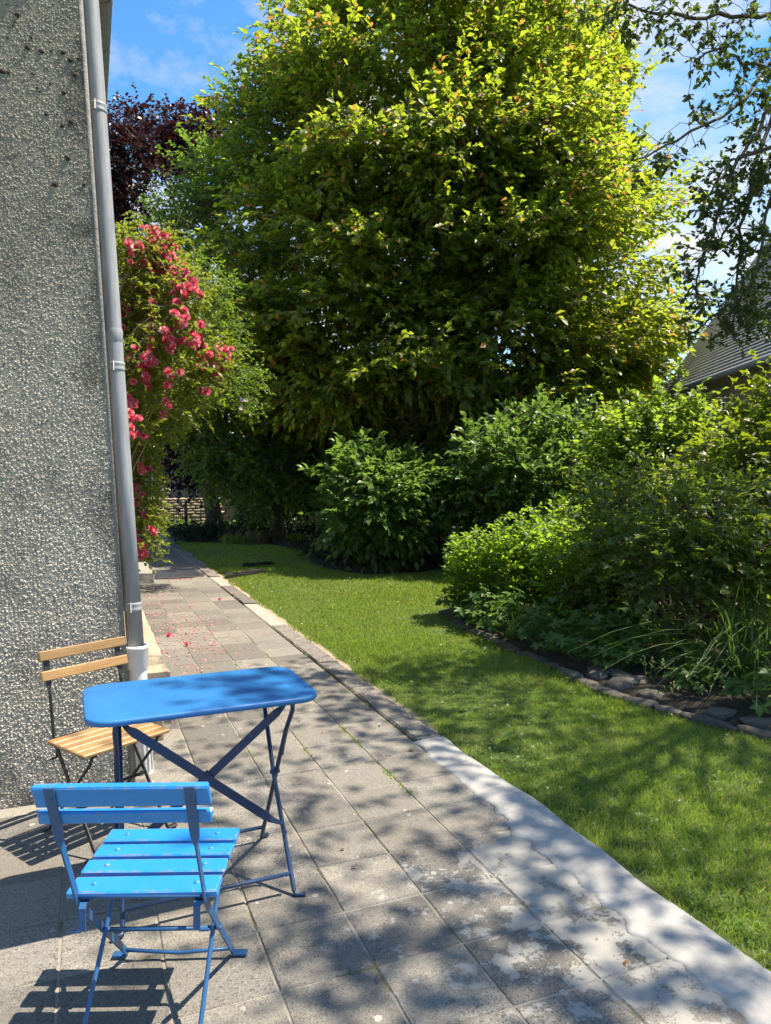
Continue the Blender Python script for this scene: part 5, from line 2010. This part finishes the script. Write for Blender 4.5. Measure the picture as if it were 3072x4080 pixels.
        for k in range(n):
            o = bpy.data.objects.new('blade', random.choice(vars_))
            a = random.uniform(0, 6.283) if random.random() < .35 else math.pi + random.gauss(.1, .6)
            o.location = (random.gauss(0, .07), random.gauss(0, .07), -.02)
            o.rotation_euler = (0, random.uniform(-.05, .25), a)
            sc = Lm * random.uniform(.6, 1.15)
            o.scale = (sc, 1.0, sc)
            link(o, t)
    # small yellow-flowered stems
    t = thing('yellow_flower', 'slender little plant with pale yellow flower spikes by the stones', 'flower', (3.80, 4.28, 0))
    for (u, v) in ((2565, 2625), (2600, 2632), (2640, 2640), (2680, 2730)):
        e = Vector(on_ground(u, v, .17)) - Vector(t.location)
        s0 = Vector((e.x * .4, e.y * .4, 0))
        MB().tube([s0, s0.lerp(e, .5) + Vector((.01, 0, .02)), e], [.003, .0025, .002], 6).build('stem', MAT['greenstem'], t, True)
        for q in range(7):
            c = e + Vector((random.gauss(0, .008), random.gauss(0, .008), -.045 + q * .011))
            MB().lathe([(.001, -.006), (.007, 0), (.006, .006), (.001, .011)], 6, c).build('floret', MAT['yellowpetal'], t, True)
        for q in range(5):
            pp = s0.lerp(e, .2 + .13 * q)
            sp = MB()
            V, Fc = leaf_arrays(T_OVAL, np.array([pp]), rand_unit(1) + np.array([[0, 0, .3]]), np.array([[0, 0, 1.]]), [.03])
            sp.add(V, [tuple(x) for x in Fc]).build('leaf', MAT['geranium'], t)


build_perennials()


# ------------------------------------------------------------------ lawn grass and litter
def in_poly(x, y, poly):
    c = np.zeros(len(x), bool)
    j = len(poly) - 1
    for i in range(len(poly)):
        xi, yi = poly[i]
        xj, yj = poly[j]
        c ^= ((yi > y) != (yj > y)) & (x < (xj - xi) * (y - yi) / (yj - yi) + xi)
        j = i
    return c


BED1 = [(3.56, 6.75), (3.5, 5.6), (3.48, 4.95), (3.40, 4.35), (3.46, 3.85), (3.56, 3.5), (3.68, 3.2), (4.1, 2.4), (4.9, 1.0), (14, 1.0), (16, 12), (9, 12.5), (6.6, 9.0), (4.6, 7.7), (4.0, 7.6), (3.66, 7.5)]
BED2 = [(1.95, 18.9), (2.6, 18.3), (3.2, 18.0), (3.9, 17.5), (4.3, 15.4), (3.7, 12.9), (3.75, 11.9), (4.1, 11.1), (5.0, 11.0), (6.2, 11.6), (9.2, 12.6), (16, 14), (18, 24.5), (2.2, 24.5)]


def build_grass():
    reseed('build_grass')
    xs, ys = [], []
    for (y0, y1, x1, dens) in ((-.8, .6, 5.0, 5000), (.6, 2.6, 4.6, 10500), (2.6, 4.2, 3.9, 9000), (4.2, 6.5, 4.0, 5600), (6.5, 9.5, 6.5, 3200), (9.5, 13, 7.0, 2000), (13, 19, 5.0, 1100)):
        n = int((x1 - 1.9) * (y1 - y0) * dens)
        xs.append(rng.uniform(1.9, x1, n))
        ys.append(rng.uniform(y0, y1, n))
    x, y = np.concatenate(xs), np.concatenate(ys)
    u, v, d = to_px(np.stack([x, y, np.zeros_like(x)], -1))
    ok = (u > -60) & (u < PW + 60) & (v < PH + 120) & (d > .2)
    ok |= rng.random(len(x)) < .45
    ok &= ~in_poly(x, y, BED1) & ~in_poly(x, y, BED2)
    edge = 1.925 + .03 * np.sin(y * 3.3) + .02 * np.sin(y * 9.1) + np.where(y > 3.8, .035, 0)
    ok &= x > edge
    # bare worn places
    bare = np.exp(-(((x - 2.12) / .16) ** 2 + ((y - 3.55) / .45) ** 2)) * .85
    ok &= rng.random(len(x)) > bare
    x, y = x[ok], y[ok]
    far = np.clip((y - 3) / 9, 0, 1)
    L = rng.uniform(.022, .050, len(x)) * (1 + .25 * np.sin(x * 2.1) * np.sin(y * 1.7))
    W = rng.uniform(.0022, .0042, len(x)) * (1 + 2.4 * far)
    ang = rng.uniform(0, 2 * np.pi, len(x))
    lean = rng.uniform(.1, 1.0, len(x))
    ax = np.stack([np.cos(ang) * lean, np.sin(ang) * lean, np.ones(len(x))], -1)
    nm = np.stack([np.cos(ang + 1.2), np.sin(ang + 1.2), rng.uniform(.2, .9, len(x))], -1)
    X, Yv, Z = frames(ax, nm)
    tv, tf = T_BLADE
    P = np.stack([x, y, np.full(len(x), GRASS_Z - .004)], -1)
    V = P[:, None] + tv[None, :, 0:1] * X[:, None] * W[:, None, None] + (tv[None, :, 1:2] * Yv[:, None] + tv[None, :, 2:3] * Z[:, None]) * L[:, None, None]
    Fc = (tf[None] + (np.arange(len(x)) * len(tv))[:, None, None]).reshape(-1, 3)
    tag(obj('grass', mesh_np('grass', V.reshape(-1, 3), Fc, MAT['grass'])), 'short mown grass blades covering the lawn', 'grass', kind='stuff')
    # clover patches
    n = 26000
    x, y = rng.uniform(1.95, 4.2, n), .5 + 6.5 * rng.random(n) ** 1.6
    m = np.sin(x * 3.1 + y * 1.3) * np.sin(y * 2.3 - x) + rng.normal(0, .45, n)
    u, v, d = to_px(np.stack([x, y, np.zeros_like(x)], -1))
    ok = (m > -.05) & ~in_poly(x, y, BED1) & (u > -60) & (u < PW + 60) & (v < PH + 120) & (d > .2) & (x > 1.97)
    x, y = x[ok], y[ok]
    P = np.stack([x, y, GRASS_Z + rng.uniform(.012, .034, len(x))], -1)
    V, Fc = leaf_arrays(T_CLOVER, P, rand_unit(len(x)) * np.array([1, 1, .2]), np.array([[0, 0, 1.]]) + rng.normal(0, .35, (len(x), 3)), rng.uniform(.006, .012, len(x)))
    tag(obj('clover', mesh_np('clover', V, Fc, MAT['clover'])), 'small clover leaves growing through the lawn', 'clover', kind='stuff')
    # daisies
    n = 80
    x = rng.uniform(2.0, 5.0, n)
    y = rng.uniform(2.2, 15, n)
    ok = ~in_poly(x, y, BED1) & ~in_poly(x, y, BED2)
    x, y = x[ok], y[ok]
    dv, df = t_lobed(9, 6.28 * 8 / 9, .5)
    P = np.stack([x, y, np.full(len(x), GRASS_Z + .045)], -1)
    V, Fc = leaf_arrays((dv, df), P, rand_unit(len(x)) * np.array([1, 1, .1]), np.array([[0, -.25, 1.]]) + rng.normal(0, .2, (len(x), 3)), rng.uniform(.008, .012, len(x)))
    tag(obj('daisies', mesh_np('daisies', V, Fc, MAT['whitepetal'])), 'tiny white daisies dotted over the lawn', 'daisies', kind='stuff')
    # rough taller grass along the far bank and by the gate
    n = 4200
    x = np.concatenate([rng.uniform(3.0, 5.2, n // 2), rng.uniform(-.5, 3.4, n // 2)])
    y = np.concatenate([rng.uniform(17.6, 18.6, n // 2), rng.uniform(24.5, 27.8, n // 2)])
    P = np.stack([x, y, np.full(n, GRASS_Z)], -1)
    V, Fc = leaf_arrays(T_BLADE, P, rng.normal(0, .3, (n, 3)) + np.array([0, 0, 1.]), rand_unit(n), rng.uniform(.08, .24, n))
    tv2 = V.reshape(n, 5, 3)
    c = tv2.mean(1, keepdims=True)
    V = (P[:, None] + (tv2 - P[:, None]) * np.array([.10, .10, 1.0])).reshape(-1, 3)
    tag(obj('tall_grass', mesh_np('tall_grass', V, Fc, MAT['grass'])), 'longer rough grass on the shaded bank and by the gate', 'grass', kind='stuff')


build_grass()


def build_litter():
    reseed('build_litter')
    # fallen rose petals
    n = 800
    x = np.clip(rng.normal(.82, .26, n), .46, 1.7)
    y = rng.normal(7.4, 1.25, n)
    x2, y2 = rng.uniform(1.60, 1.93, 90), rng.uniform(9.5, 13.0, 90)
    x3, y3 = rng.uniform(1.05, 1.48, 45), rng.normal(11.42, .05, 45)
    x, y = np.concatenate([x, x2, x3]), np.concatenate([y, y2, y3])
    ok = (y > 4.6) & (x > .45)
    x, y = x[ok], y[ok]
    z = np.where(x > 1.72, .022, .0045)
    P = np.stack([x, y, z + .002], -1)
    V, Fc = leaf_arrays(T_ROUND, P, rand_unit(len(x)) * np.array([1, 1, .15]), np.array([[0, 0, 1.]]) + rng.normal(0, .55, (len(x), 3)), rng.uniform(.012, .026, len(x)))
    tag(obj('fallen_petals', mesh_np('fallen_petals', V, Fc, MAT['fallen'])), 'scattered pink rose petals fallen on the path', 'petals', kind='stuff')
    ms = rose_mesh('fallen_blossom', MAT['redpetal'], 30)
    labs = ['dropped red rose blossom lying nearest the plank bench', 'dropped red rose blossom lying among the densest petals', 'dropped red rose blossom lying farther up near the pale kerb']
    for (u, v), lab in zip(((742, 2566), (672, 2530), (876, 2388)), labs):
        p = on_ground(u, v, .02)
        o = obj('fallen_blossom', ms, None, Vector(p))
        o.scale = (.026,) * 3
        o.rotation_euler = (.9, .4, u)
        tag(o, lab, 'blossom', 'fallen rose blossoms')
    # moss and weeds in the joints
    P, A, S = [], [], []
    lines = [(1.407, 2.9, 4.4, 300), (1.715, 3.9, 5.4, 200), (1.1025, 3.6, 4.4, 60), (1.407, 5.5, 6.4, 60), (1.1025, 5.6, 6.1, 40), (1.715, 5.5, 6.4, 60), (.5, 2.8, 3.8, 60), (.8025, 3.6, 4.3, 30)]
    for (xx, y0, y1, n) in lines:
        for _ in range(n):
            yy = y0 + (y1 - y0) * random.random()
            if math.sin(yy * 9 + xx * 20) < -.15:
                continue
            P.append((xx + random.gauss(0, .007), yy, -.004))
            A.append((random.gauss(0, .6), random.gauss(0, .6), 1))
            S.append(random.uniform(.007, .022))
    P, A, S = np.array(P), np.array(A), np.array(S)
    V, Fc = leaf_arrays(T_LANCE, P, A, rand_unit(len(P)), S)
    tag(obj('joint_weeds', mesh_np('joint_weeds', V, Fc, MAT['grass'])), 'moss and little weeds in the paving joints', 'weeds', kind='stuff')
    # dry leaves and twigs dropped on the lawn, the paving and the bed
    n = 60
    x, y = rng.uniform(.6, 3.5, n), rng.uniform(1.5, 6, n)
    x2, y2 = rng.uniform(3.5, 4.6, 60), rng.uniform(3.3, 7, 60)
    x, y = np.concatenate([x, x2]), np.concatenate([y, y2])
    z = np.where(x < 1.92, .006, np.where(x < 3.45, GRASS_Z + .045, GRASS_Z + .075))
    V, Fc = leaf_arrays(T_OVAL, np.stack([x, y, z], -1), rand_unit(len(x)) * np.array([1, 1, .1]), np.array([[0, 0, 1.]]) + rng.normal(0, .3, (len(x), 3)), rng.uniform(.010, .035, len(x)))
    tag(obj('dry_leaves', mesh_np('dry_leaves', V, Fc, MAT['deadleaf'])), 'dry brown leaves scattered on lawn, paving and bed', 'leaves', kind='stuff')
    for (u, v, s, rz, lab) in ((1830, 2818, .10, .2, 'pale green leaf dropped flat on the lawn nearest the path'), (2015, 2935, .085, .6, 'green leaf dropped on the lawn right of the pale one'),
                               (2345, 3120, .075, 1.6, 'upturned green leaf dropped on the lawn near the cement edge')):
        p = on_ground(u, v, .01)
        lf = leaf_arrays(T_OVAL, np.array([[0, 0, 0.]]), np.array([[1., 0, 0]]), np.array([[0, 0, 1.]]), [s])
        o = obj('fallen_leaf', mesh_np('fallen_leaf', lf[0], lf[1], MAT['dogwood']), None, Vector(p))
        o.rotation_euler = (.1, -.1, rz)
        tag(o, lab, 'leaf', 'green leaves dropped on the lawn')


build_litter()
